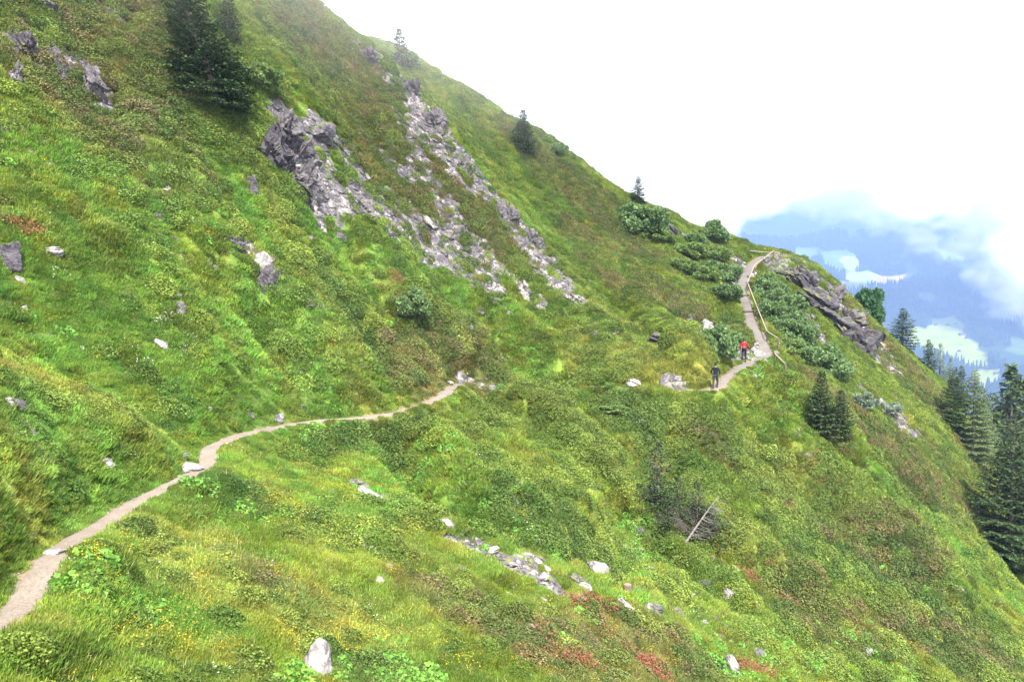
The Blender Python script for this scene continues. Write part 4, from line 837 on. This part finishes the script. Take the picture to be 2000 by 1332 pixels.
deadtree('dead_tree',p1+[0,0,.1],p2,.075,1,'bleached fallen trunk with comb like bare branches leaning in the dark conifer scrub',34,1.6,M_dead,(.75,.1,-.6))
p1=hit(1262,1012); p2=at(1334,1016,p1[1]-.3)
deadtree('dead_tree',p1+[0,0,.25],p2,.05,2,'nearly level grey dead stem with hanging twigs left of the bleached trunk',20,1.2,M_dead,(.35,0,-.9))
p1=hit(1345,1060); p2=at(1372,985,p1[1]+1.2)
deadtree('dead_tree',p1+[0,0,.1],p2,.05,3,'dark bare dead stem tangled behind the bleached fallen trunk',80,1.9,M_dead2,(-.3,0,.2))
p1=hit(1388,1055); p2=at(1340,1035,p1[1]+.5)
deadtree('dead_tree',p1+[0,0,.1],p2,.04,4,'dark dead branches lying right of the foot of the bleached trunk',45,1.4,M_dead2,(.3,-.2,-.1))
p1=hit(592,606); p2=at(640,603,p1[1]-.2)
deadtree('dead_branch',p1+[0,0,.15],p2+np.array([0,0,.1]),.03,5,'bleached dead branch with upturned twigs lying in grass left of centre',22,.75,M_dead,(0,-.3,.35),'branch')
p1=hit(588,596); p2=at(600,560,p1[1])
p1=hit(1972,1085); p2=at(1955,1068,p1[1]-.3)
# stump
def lathe(prof,n=16,wob=0,seed=0):
    r=np.random.default_rng(seed); th=np.arange(n)/n*2*math.pi; w=1+wob*r.normal(0,1,n)
    V=np.array([[q*w[i]*math.cos(th[i]),q*w[i]*math.sin(th[i]),z] for q,z in prof for i in range(n)]); k=len(prof)
    i=np.arange(k-1)[:,None]*n; j=np.arange(n)[None]; j2=(j+1)%n
    q=np.stack([i+j,i+j2,i+n+j2,i+n+j],-1).reshape(-1,4); return V,np.concatenate([q[:,[0,1,2]],q[:,[0,2,3]]]),np.full(len(V),.5)
p=hit(1226,1162)
e=empty('tree_stump',p,'weathered brown tree stump standing in grass above the white rounded boulder','tree stump')
V,T,_=lathe([(.34,-.3),(.27,.0),(.20,.15),(.185,.42),(.18,.5),(.10,.505),(.001,.49)],18,.07,3); 
t=NT('stump wood'); tc=t.n('TexCoord').outputs['Object']; mp=t.n('Mapping',ins={'Scale':(9,9,1.2)}); t.t.links.new(tc,mp.inputs[0]); a=t.noise(3,4,.6,mp.outputs[0]); M_st=t.fin(t.mix(t.ramp(a,.35,.65),(.09,.07,.055),(.12,.095,.07)),.9,a,.8,.03,.1)
link('bark',mk('stump',V,T,[M_st],smooth=True),e)
V,T,_=lathe([(.16,.508),(.08,.515),(.001,.512)],18,.07,3); link('cut_face',mk('stump top',V,T,[NT('cut wood').fin((.17,.13,.09),.9)],smooth=True),e)
# ------------------------------------------------------------------ fences and log steps
t=NT('weathered rail wood'); tc=t.n('TexCoord').outputs['Object']; a=t.noise(5,4,.6,tc); M_rail=t.fin(t.mix(t.ramp(a,.35,.65),(.17,.145,.115),(.27,.235,.19)),.8,a,.3,.02,.2)
t=NT('brown post wood'); tc=t.n('TexCoord').outputs['Object']; a=t.noise(5,4,.6,tc); M_post=t.fin(t.mix(t.ramp(a,.35,.65),(.05,.038,.03),(.09,.07,.055)),.85,a,.4,.02,.2)
def fence(pts,label,hh=1.0,r=.055,posts=None,group=None,lo=50):
    """pts: photo points of the rail; the rail stands hh above the ground behind it"""
    Q=[]
    for px,py in pts:
        ds=np.arange(lo,125,.05); d=pdir(px,py); Pp=d[None]*(ds/d[1])[:,None]; g=hs(Pp[:,0],Pp[:,1])+hh; b=Pp[:,2]<g; k=np.argmax(b) if b.any() else np.argmin(Pp[:,2]-g); Q.append(Pp[k])
    Q=np.array(Q); e=empty('wooden_fence',(Q[0][0],Q[0][1],Q[0][2]-hh),label,'fence',group); o=np.array(e.location)
    for a,b in zip(Q[:-1],Q[1:]):
        m=(a+b)/2; s=np.linspace(0,1,5)[:,None]; V,T,v=tube(a-o+(b-a)*s,[r]*5,8); link('rail',mk('rail',V,T,[M_rail],smooth=True),e)
    for k,q in enumerate(Q):
        if posts and k not in posts: continue
        g=float(hs(q[0],q[1])); h=q[2]-g; V,T,v=lathe([(.065,-.3-h),(.065,.03),(.04,.05),(.001,.05)],10,.04,k); V=V+(q-o)
        link('post',mk('post',V,T,[M_post],smooth=True),e)
    return Q
Q1=fence([(1511,490),(1490,506),(1473,519),(1460,552),(1478,598),(1498,647),(1520,661)],'long weathered wooden handrail along the right side of the steep upper path',1.0)
Q2=fence([(1464,490),(1492,493),(1524,493)],'short low wooden barrier across the top of the path on the col',.55,.05)
Q3=fence([(1513,690),(1534,711)],'short sloping wooden rail piece below the path, right of the hikers',.9,.05)
def logstep(px0,px1,py,label):
    a=hit(px0,py);b=hit(px1,py); b=np.array([b[0],a[1],(a[2]+b[2])/2]); a[2]=b[2]
    k=np.argmin(np.hypot(PW[:,0]-(a[0]+b[0])/2,PW[:,1]-a[1])); z=PW[k,2]+.10; a[2]=b[2]=z
    s=np.linspace(-.08,1.08,7)[:,None]; V,T,v=tube((b-a)*s,[.11,.12,.115,.12,.115,.12,.11],10); e=empty('log_step',a,label,'step','log steps on the steep upper path')
    link('log',mk('step log',V,T,[M_post],smooth=True),e)
    for q in (.08,.92):
        V,T,v=lathe([(.05,-.4),(.05,.16),(.001,.17)],8); V=V+((b-a)*q+np.array([0,-.15,0])); link('peg',mk('peg',V,T,[M_post],smooth=True),e)
logstep(1446,1463,580,'upper of two dark log steps across the steep path')
logstep(1453,1474,612,'lower of two dark log steps across the steep path')
# ------------------------------------------------------------------ people (one skinned body each, clothes as children)
def skin(name,verts,edges,rad,mat,parent,sub=2,root=0):
    m=bpy.data.meshes.new(name); m.from_pydata([tuple(v) for v in verts],edges,[]); o=link(name,m,parent)
    m.materials.append(mat)
    sm=o.modifiers.new('skin','SKIN'); sm.use_smooth_shade=True; sm.branch_smoothing=.3
    lay=m.skin_vertices[0] if len(m.skin_vertices) else None
    if lay is None:
        bm=bmesh.new(); bm.from_mesh(m); bm.verts.layers.skin.verify(); bm.to_mesh(m); bm.free(); lay=m.skin_vertices[0]
    for i,rr_ in enumerate(rad):
        lay.data[i].radius=(rr_ if isinstance(rr_,tuple) else (rr_,rr_)); lay.data[i].use_root=(i==root)
    ss_=o.modifiers.new('sub','SUBSURF'); ss_.levels=sub; ss_.render_levels=sub
    return o
def hiker(px,py,hpx,label,mj,mt_,mh,backpack,rz,pole,lo=50,stride=.28):
    p=hit(px,py,lo); k=np.argmin(np.hypot(PW[:,0]-p[0],PW[:,1]-p[1])); z=PW[k,2]+.03
    H_=hpx*p[1]/F; s=H_/1.75
    e=empty('person',(p[0],p[1],z),label,'person',rz=rz); e.scale=(s,)*3
    MS=NT('skin tone').fin((.22,.13,.09),.6); MB=NT('boot leather').fin((.05,.04,.035),.6)
    # +y is forward (away from the camera); limbs: walking
    J={'pel':(0,0,.95),'waist':(0,.01,1.08),'chest':(0,.03,1.28),'sh':(0,.03,1.42),'neck':(0,.045,1.50),'hd0':(0,.06,1.57),'hd1':(0,.065,1.68),'hd2':(0,.06,1.735)}
    for sd,sg in (('l',-1),('r',1)):
        f=stride*sg
        J['hip'+sd]=(.095*sg,0,.90); J['kn'+sd]=(.10*sg,f*.5+.05,.50); J['an'+sd]=(.095*sg,f*.6-.03,.10+(.05 if sg<0 else 0)); J['to'+sd]=(.105*sg,f*.6+.12,.045+(.0 if sg<0 else 0))
        J['s'+sd]=(.18*sg,.02,1.41); J['el'+sd]=(.30*sg,-.04,1.16); J['wr'+sd]=(.27*sg,.16,1.04); J['ha'+sd]=(.268*sg,.22,1.02)
    N=list(J); ix={n:i for i,n in enumerate(N)}; E=[('pel','waist'),('waist','chest'),('chest','sh'),('sh','neck'),('neck','hd0'),('hd0','hd1'),('hd1','hd2')]
    for sd in 'lr': E+=[('pel','hip'+sd),('hip'+sd,'kn'+sd),('kn'+sd,'an'+sd),('an'+sd,'to'+sd),('sh','s'+sd),('s'+sd,'el'+sd),('el'+sd,'wr'+sd),('wr'+sd,'ha'+sd)]
    RR={'pel':(.14,.10),'waist':(.13,.09),'chest':(.155,.105),'sh':(.13,.08),'neck':.055,'hd0':.075,'hd1':.085,'hd2':.05}
    for sd in 'lr': RR.update({'hip'+sd:.085,'kn'+sd:.058,'an'+sd:.042,'to'+sd:.035,'s'+sd:.058,'el'+sd:.043,'wr'+sd:.030,'ha'+sd:.034})
    V=[J[n] for n in N]; ED=[(ix[a],ix[b]) for a,b in E]; R_=[RR[n] for n in N]
    # fingers and thumb, curled round the pole grip
    for sd,sg in (('l',-1),('r',1)):
        b=ix['ha'+sd]; h=np.array(J['ha'+sd])
        for q in range(4):
            r0=h+np.array([sg*.004,.018+.012*0,.026-.018*q]); 
            c=[r0+np.array([sg*-.012,.022,0]),r0+np.array([sg*-.034,.026-.002*q,-.003]),r0+np.array([sg*-.048,.008,-.005])]
            pv=b
            for cc in c: V.append(tuple(cc)); R_.append(.009-.0006*q); ED.append((pv,len(V)-1)); pv=len(V)-1
        pv=b
        for cc in (h+np.array([-sg*.028,-.004,.02]),h+np.array([-sg*.046,.010,.034])): V.append(tuple(cc)); R_.append(.010); ED.append((pv,len(V)-1)); pv=len(V)-1
    body=skin('body',V,ED,R_,MS,e,1,ix['pel'])
    def sub(names,edges,rad,mat,nm,root=0,lv=2):
        i2={n:i for i,n in enumerate(names)}; return skin(nm,[J[n] for n in names],[(i2[a],i2[b]) for a,b in edges],rad,mat,e,lv,root)
    J['hem']=(0,.0,.86); J['cuffl']=tuple(np.array(J['wrl'])*.85+np.array(J['ell'])*.15); J['cuffr']=tuple(np.array(J['wrr'])*.85+np.array(J['elr'])*.15); J['col']=(0,.04,1.49)
    sub(['waist','hem','chest','sh','col','sl','ell','cuffl','sr','elr','cuffr'],[('waist','hem'),('waist','chest'),('chest','sh'),('sh','col'),('sh','sl'),('sl','ell'),('ell','cuffl'),('sh','sr'),('sr','elr'),('elr','cuffr')],
        [(.165,.125),(.18,.135),(.19,.135),(.165,.11),(.075,.07),.085,.064,.05,.085,.064,.05],mj,'jacket')
    J['ankl']=tuple(np.array(J['anl'])+[0,0,.04]); J['ankr']=tuple(np.array(J['anr'])+[0,0,.04])
    sub(['pel','hipl','knl','ankl','hipr','knr','ankr'],[('pel','hipl'),('hipl','knl'),('knl','ankl'),('pel','hipr'),('hipr','knr'),('knr','ankr')],[(.15,.115),.105,.078,.066,.105,.078,.066],mt_,'trousers')
    for sd in 'lr':
        a=np.array(J['an'+sd]);b=np.array(J['to'+sd]); skin('boot',[a+[0,0,.05],a+[0,-.01,-.02],b,b+[0,.05,-.005]],[(0,1),(1,2),(2,3)],[.055,.058,.05,.036],MB,e,1,1)
    skin('hair',[np.array(J['hd0'])+[0,-.03,.01],np.array(J['hd1'])+[0,-.018,.02],np.array(J['hd2'])+[0,-.004,.012]],[(0,1),(1,2)],[.07,.092,.062],mh,e,2,1)
    if True: # face: nose, eyes, mouth, ears
        hd=np.array(J['hd1'])
        def bl(nm,c,d,mat):
            Vv,Tt=ICO3; link(nm,mk(nm,Vv*np.array(d)+c,Tt,[mat],smooth=True),e)
        bl('nose',hd+[0,.095,-.03],(.012,.02,.022),MS)
        for sg in (-1,1):
            bl('eye',hd+[sg*.032,.078,-.005],(.012,.008,.008),NT('eye').fin((.03,.03,.03),.3)); bl('ear',hd+[sg*.088,.0,-.02],(.012,.02,.032),MS)
        bl('mouth',hd+[0,.078,-.065],(.025,.01,.006),NT('lips').fin((.35,.12,.1),.5))
    Rz=np.array([[math.cos(rz),-math.sin(rz),0],[math.sin(rz),math.cos(rz),0],[0,0,1]])
    base=np.array([p[0],p[1],z])
    if backpack is not None:
        q=empty('backpack',base+Rz@np.array([0,-.12,1.0])*s,backpack[1],'backpack',rz=rz); q.scale=(s,)*3
        Vv,Tt=ICO3; W_=Vv.copy(); W_=np.sign(W_)*np.abs(W_)**.55; W_*=np.array([.155,.10,.24]); W_[:,2]+=.22; W_[:,1]-=.06*(1-(W_[:,2]-.2)**2*6)
        link('pack_bag',mk('pack bag',W_,Tt,[backpack[0]],smooth=True),q)
        W2=np.sign(Vv)*np.abs(Vv)**.6*np.array([.10,.04,.10])+[0,-.165,.13]; link('pocket',mk('pack pocket',W2,Tt,[backpack[2]],smooth=True),q)
        for sg in (-1,1):
            V2,T2,_=tube([(.09*sg,-.0,.40),(.11*sg,.10,.46),(.12*sg,.24,.42),(.12*sg,.27,.25),(.12*sg,.14,.08)],[.018]*5,6); link('strap',mk('strap',V2,T2,[backpack[2]],smooth=True),q)
    for sd in pole:
        sg=-1 if sd=='l' else 1; h=np.array(J['ha'+sd])+[-sg*.02,.012,0]; lab='thin dark trekking pole in the %s hand of the person in the %s jacket'%('left' if sd=='l' else 'right','black' if backpack is None else 'red')
        q=empty('trekking_pole',base+Rz@h*s,lab,'trekking pole',rz=rz); q.scale=(s,)*3
        ft=np.array([.04*sg,.18,-h[2]]); V2,T2,_=tube([ft*0+[0,0,.05],ft*.5,ft],[.009,.008,.005],6); link('shaft',mk('shaft',V2,T2,[MP],smooth=True),q)
        V2,T2,_=tube([ft*0+[0,0,.07],-ft*0+[0,0,-.06]],[.016,.014],8); link('grip',mk('grip',V2,T2,[MG],smooth=True),q)
MP=NT('pole metal').fin((.08,.08,.09),.4); MG=NT('pole grip').fin((.03,.03,.03),.8)
def cloth(nm,c,s=1.25):
    t=NT(nm); tc=t.n('TexCoord').outputs['Object']; a=t.noise(9,3,.6,tc); return t.fin(t.mix(t.ramp(a,.3,.7),tuple(q/s for q in c),tuple(q*s for q in c)),.8,a,.5,.03,.2)
hiker(1397,760,50,'person in a black jacket and grey trousers walking up the path, seen from behind',cloth('black jacket cloth',(.006,.007,.013)),cloth('grey trouser cloth',(.022,.024,.038)),NT('dark hair').fin((.012,.012,.02),.7),None,-.5,'lr',50)
hiker(1453,708,46,'person in a red jacket and dark trousers walking uphill ahead, seen from behind',cloth('red jacket cloth',(.20,.008,.012)),cloth('black trouser cloth',(.018,.015,.02)),NT('dark hair').fin((.03,.015,.02),.7),
      (cloth('red pack cloth',(.22,.010,.016)),'red backpack with a greyish pocket worn by the person in the red jacket',cloth('greyish red pocket',(.16,.06,.065))),-.3,'l',57)
# ------------------------------------------------------------------ far mountainside across the valley
FC=[]
for px,base in ((1200,0),(1400,0),(1500,0),(1600,0),(1700,0),(1800,0),(1900,0),(2000,0),(2150,0),(2400,0)):
    for py,Y in ((1150,1150),(950,1500),(830,1800),(760,2050),(700,2250),(640,2500),(580,2750),(530,3000),(480,3350),(420,3900),(340,4600),(250,5200)):
        k=1.0
        if px>1850: k=1-.00035*(px-1850)
        FC.append(at(px,py,Y*k))
for x0 in (-3000,-1500,0,1200,2600,4000): FC.append(np.array([x0*.4,-1500,-900.])); FC.append(np.array([x0*.4,400,-760.]))
FC=np.array(FC); Sc=1500.; X=FC[:,:2]/Sc
def Kf(A,B):
    d2=((A[:,None,:]-B[None])**2).sum(-1); return .5*d2*np.log(d2+1e-9)
n=len(X); M=np.zeros((n+3,n+3)); M[:n,:n]=Kf(X,X)+np.eye(n)*1e-4; M[:n,n]=1; M[:n,n+1:]=X; M[n,:n]=1; M[n+1:,:n]=X.T
wf=np.linalg.solve(M,np.concatenate([FC[:,2],[0,0,0]]))
def fbase(x,y):
    sh=np.shape(x); Q=np.stack([np.ravel(x),np.ravel(y)],1)/Sc; o=np.empty(len(Q))
    for i in range(0,len(Q),20000):
        q=Q[i:i+20000]; o[i:i+20000]=Kf(q,X)@wf[:n]+wf[n]+q@wf[n+1:]
    return o.reshape(sh)
def rel(x,y): 
    return 120*(1-np.abs(fbm((x*.8+y*.3)/900,(y*.5)/1400,4,301)))*ss(1200,2800,y)-80*ss(1200,2800,y)+14*fbm(x/160,y/160,3,303)
fx=np.linspace(-1400,4200,340); fy=np.concatenate([np.linspace(-600,1400,60),np.linspace(1412,4300,320)])
FX,FY=np.meshgrid(fx,fy); FZ=fbase(FX,FY)+rel(FX,FY)
def fh(x,y):
    i=np.clip(np.interp(y,fy,np.arange(len(fy))),0,len(fy)-1.001);j=np.clip(np.interp(x,fx,np.arange(len(fx))),0,len(fx)-1.001); a=i.astype(int);b=j.astype(int);u=i-a;v=j-b
    return (FZ[a,b]*(1-u)+FZ[a+1,b]*u)*(1-v)+(FZ[a,b+1]*(1-u)+FZ[a+1,b+1]*u)*v
YF_=np.arange(1100,4290,6.)
def fhit(px,py):
    d=pdir(px,py);P=d[None]*(YF_/d[1])[:,None]; b=P[:,2]<fh(P[:,0],P[:,1]); k=np.argmax(b) if b.any() else len(b)-1
    return np.array([P[k,0],P[k,1],fh(P[k:k+1,0],P[k:k+1,1])[0]])
MEAD=[([(1628,548),(1660,533),(1700,530),(1732,548),(1740,560),(1700,563),(1660,575),(1640,572)],'b'),([(1600,500),(1620,487),(1660,484),(1678,500),(1683,525),(1660,538),(1640,535),(1610,520)],'s'),([(1650,500),(1676,500),(1682,525),(1662,535),(1645,520)],'b'),([(1705,540),(1760,532),(1785,548),(1772,560),(1730,556)],'p'),
([(1762,632),(1800,640),(1815,648),(1822,620),(1862,615),(1882,630),(1905,665),(1930,678),(1915,712),(1880,718),(1830,700),(1780,685),(1762,655)],'b'),([(1893,728),(1938,718),(1958,752),(1925,765),(1900,750)],'b'),([(1825,488),(1860,495),(1892,512),(1880,522),(1840,512)],'s'),([(1780,568),(1815,575),(1842,598),(1825,604),(1790,590)],'s'),([(1968,668),(2020,660),(2030,700),(1985,695)],'s'),([(1490,486),(1560,482),(1600,486),(1600,500),(1500,510)],'s'),([(1930,650),(2000,662),(2000,668),(1940,658)],'s')]
POLY=[(np.array([fhit(*q)[:2] for q in pts]),k) for pts,k in MEAD]
def inpoly(P,x,y):
    c=np.zeros(len(x),bool); j=len(P)-1
    for i in range(len(P)):
        xi,yi=P[i];xj,yj=P[j]
        c^=((yi>y)!=(yj>y))&(x<(xj-xi)*(y-yi)/(yj-yi+1e-9)+xi); j=i
    return c
def meadow(x,y):
    x=np.ravel(x)+18*fbm(np.ravel(x)/70,np.ravel(y)/70,2,310);y=np.ravel(y)+40*fbm(np.ravel(x)/90,np.ravel(y)/90,2,311); m=np.zeros(len(x),int)
    for P,k in POLY: m[inpoly(P,x,y)]={'b':1,'s':2,'p':3}[k]
    return m
mm=meadow(FX,FY); cc=np.tile(np.array([.018,.030,.018]),(len(mm),1)); cc[mm==1]=(.110,.128,.020); cc[mm==2]=(.045,.07,.03); cc[mm==3]=(.14,.11,.10)  # sunlight and shade on the far meadows are painted into these albedos
t=NT('far mountainside'); att=t.n('Attribute',attribute_name='gcol').outputs['Color']; tc=t.n('TexCoord').outputs['Object']; a=t.noise(.02,5,.6,tc)
M_far=t.fin(t.mix(1.0,att,t.mix(t.ramp(a,.3,.7),(.8,.8,.8),(1.2,1.2,1.15)),'MULTIPLY'),1.0,None,spec=0)
ix=np.arange(FX.size).reshape(FX.shape); Ff=np.stack([ix[:-1,:-1],ix[:-1,1:],ix[1:,1:],ix[1:,:-1]],-1).reshape(-1,4)
link('far_mountain',mk('far mountain',np.stack([FX.ravel(),FY.ravel(),FZ.ravel()],1),Ff,[M_far],{'gcol':('FLOAT_COLOR','POINT',np.concatenate([cc,np.ones((len(cc),1))],1))},smooth=True),kind='structure')
# forest on it
def cone(seed):
    r=np.random.default_rng(seed); P=[]
    for k in range(4): 
        z0=2+k*4.2; V,T,v=lathe([(4.2-k*.95,z0),(1.2,z0+4.5),(.01,z0+7)],7,.12,seed+k); v=v*0+r.uniform(0,1); P.append((V,T,v))
    return P
MFt=leafmat('far conifers',(.012,.022,.014),trans=0,vary=.4)
fcn=[pm('far conifer',cone(i),[MFt]) for i in range(4)]
r=np.random.default_rng(77); n=52000; Y=np.sqrt(r.uniform(1500**2,3600**2,n)); a=r.uniform(.27,.72,n); x=a*Y;y=Y
m_=meadow(x,y); nzf=fbm(x/140,y/140,3,320); k_=(((m_==0)&(nzf>-.42))|((m_==2)&(nzf>.38)&(r.uniform(0,1,n)<.3)))&(((m_==1)&False)|(m_!=1))
x=x[k_];y=y[k_];n=len(x); print('far trees',n)
s=r.uniform(.7,1.35,n); scatter('far_forest',fcn,np.stack([x,y,fh(x,y)-1],1),np.stack([x*0,x*0,r.uniform(0,6.28,n)],1),np.stack([s,s,s*r.uniform(.9,1.3,n)],1),r.integers(0,4,n),np.ones((n,3)),'hazy blue conifer forest on the far mountainside','forest')
MHw=NT('hut timber').fin((.03,.02,.015),.9); MHr=NT('hut roof').fin((.04,.03,.03),.9); MHs=NT('hut stone base').fin((.2,.19,.18),.9)
def box(x0,x1,y0,y1,z0,z1):
    V=np.array([(x,y,z) for z in (z0,z1) for y in (y0,y1) for x in (x0,x1)]); Q=[(0,2,3,1),(4,5,7,6),(0,1,5,4),(2,6,7,3),(0,4,6,2),(1,3,7,5)]; return V,np.array(Q)
for i,(px,py,w,lab) in enumerate([(1878,656,15,'upper of two brown roofed farmhouses close together in the big valley meadow'),(1889,663,13,'lower of two brown roofed farmhouses close together in the big valley meadow'),(1873,690,12,'lone farmhouse near the lower edge of the big valley meadow'),(1828,637,9,'small hut at the upper left edge of the big valley meadow'),(1851,637,8,'small hut at the top of the big valley meadow'),(1867,636,7,'tiny hut at the top right of the big valley meadow'),(1654,551,12,'farm building on the small bright meadow high across the valley'),(1945,733,9,'small hut at the right side of the lowest bright meadow')]):
    p=fhit(px,py); e=empty('farmhouse',p,lab,'farmhouse','farm buildings across the valley',rz=.3+.4*i)
    V,Q=box(-w/2,w/2,-w*.35,w*.35,-3,2.2); link('stone_base',mk('stone base',V,Q,[MHs]),e)
    V,Q=box(-w/2-.2,w/2+.2,-w*.35-.2,w*.35+.2,2.2,5.2); link('wall',mk('timber wall',V,Q,[MHw]),e)
    a=w*.5+1.2;b=w*.35+1.3; V=np.array([(-a,-b,4.9),(a,-b,4.9),(a,b,4.9),(-a,b,4.9),(-a,0,8.2),(a,0,8.2)]); T=np.array([(0,1,5),(0,5,4),(2,3,4),(2,4,5),(0,4,3),(1,2,5),(0,3,2),(0,2,1)]); link('roof',mk('gable roof',V,T,[MHr]),e)
# ------------------------------------------------------------------ air and cloud
def volbox(name,x0,x1,y0,y1,z0,z1,label,cat):
    V,Q=box(x0,x1,y0,y1,z0,z1); m=mk(name,V,Q); return link(name,m,label=label,cat=cat,kind='stuff')
HAZE=True
if HAZE:
    zlo=float(min(FZ.min(),H.min()))-1; zhi=float(max(FZ.max(),H.max(),40))+60
    hz_=volbox('haze',-1500,4300,-700,4360,zlo,zhi,'thin blue air between the near slope and the far mountain','haze')
    m=bpy.data.materials.new('valley air'); m.use_nodes=True; t=m.node_tree; t.nodes.clear(); o=t.nodes.new('ShaderNodeOutputMaterial'); v=t.nodes.new('ShaderNodeVolumePrincipled')
    v.inputs['Color'].default_value=(.38,.575,1.0,1); v.inputs['Density'].default_value=.00014; v.inputs['Anisotropy'].default_value=.1
    t.links.new(v.outputs[0],o.inputs['Volume']); hz_.data.materials.append(m)
def cloud(name,x0,x1,y0,y1,z0,z1,expr,dens,label,step=60):
    o=volbox(name,x0,x1,y0,y1,z0,z1,label,'cloud'); m=bpy.data.materials.new(name+' vapour'); m.use_nodes=True; t=m.node_tree; t.nodes.clear()
    out=t.nodes.new('ShaderNodeOutputMaterial'); v=t.nodes.new('ShaderNodeVolumePrincipled'); v.inputs['Color'].default_value=(1,1,1,1)
    ge=t.nodes.new('ShaderNodeNewGeometry'); sp=t.nodes.new('ShaderNodeSeparateXYZ'); t.links.new(ge.outputs['Position'],sp.inputs[0])
    ns=t.nodes.new('ShaderNodeTexNoise'); mp=t.nodes.new('ShaderNodeMapping'); mp.inputs['Scale'].default_value=(.0042,.003,.006); t.links.new(ge.outputs['Position'],mp.inputs[0]); t.links.new(mp.outputs[0],ns.inputs['Vector']); ns.inputs['Scale'].default_value=1; ns.inputs['Detail'].default_value=3; ns.inputs['Roughness'].default_value=.55
    def mt(op,a,b=0.,cl=False):
        q=t.nodes.new('ShaderNodeMath'); q.operation=op; q.use_clamp=cl
        for i,w in ((0,a),(1,b)):
            if hasattr(w,'is_output'): t.links.new(w,q.inputs[i])
            else: q.inputs[i].default_value=w
        return q.outputs[0]
    f=expr(mt,sp.outputs,ns.outputs[0]); t.links.new(mt('MULTIPLY',f,dens),v.inputs['Density']); t.links.new(v.outputs[0],out.inputs['Volume']); o.data.materials.append(m); m.cycles.volume_step_rate=1.0
    return o
CLOUD=True
if CLOUD:
    # a bank hiding the mountain's upper half; its lower edge rises and falls with x
    YC=2300.
    def zpx(py): return -(py-600)/F*YC
    def xpx(px): return (px-1000)/F*YC
    def ex(mt,P,nz):
        # height above the cloud's lower edge, the edge lies near z0 and drops steeply on the right side
        z=P[2];x=P[0]
        a=mt('SUBTRACT',z,zpx(420)); a=mt('DIVIDE',a,150.)
        b=mt('SUBTRACT',mt('ADD',x,mt('MULTIPLY',z,.50)),xpx(1985)+zpx(600)*.50); b=mt('DIVIDE',b,110.)
        c=mt('SUBTRACT',xpx(1425),x); c=mt('DIVIDE',c,300.)
        g=mt('MAXIMUM',mt('MAXIMUM',a,b),c)
        return mt('MULTIPLY',mt('ADD',g,mt('MULTIPLY',mt('SUBTRACT',nz,.5),4.0)),.6,True)
    cloud('cloud_bank',xpx(1150),xpx(2500),YC-120,YC+200,zpx(900),zpx(150),ex,.022,'white cloud bank hiding the top and right side of the far mountain')

if CLOUD:
    # thin mist drifting over the highest part of the near slope
    def em(mt,P,nz):
        a=mt('DIVIDE',mt('SUBTRACT',P[2],15.),22.,True)
        return mt('MULTIPLY',a,mt('MULTIPLY',nz,1.6),True)
    mo=cloud('mist',-75,45,30,140,12,62,em,.009,'thin veil of mist over the top of the near slope')
    for nd in mo.data.materials[0].node_tree.nodes:
        if nd.type=='MAPPING': nd.inputs['Scale'].default_value=(.03,.03,.05)
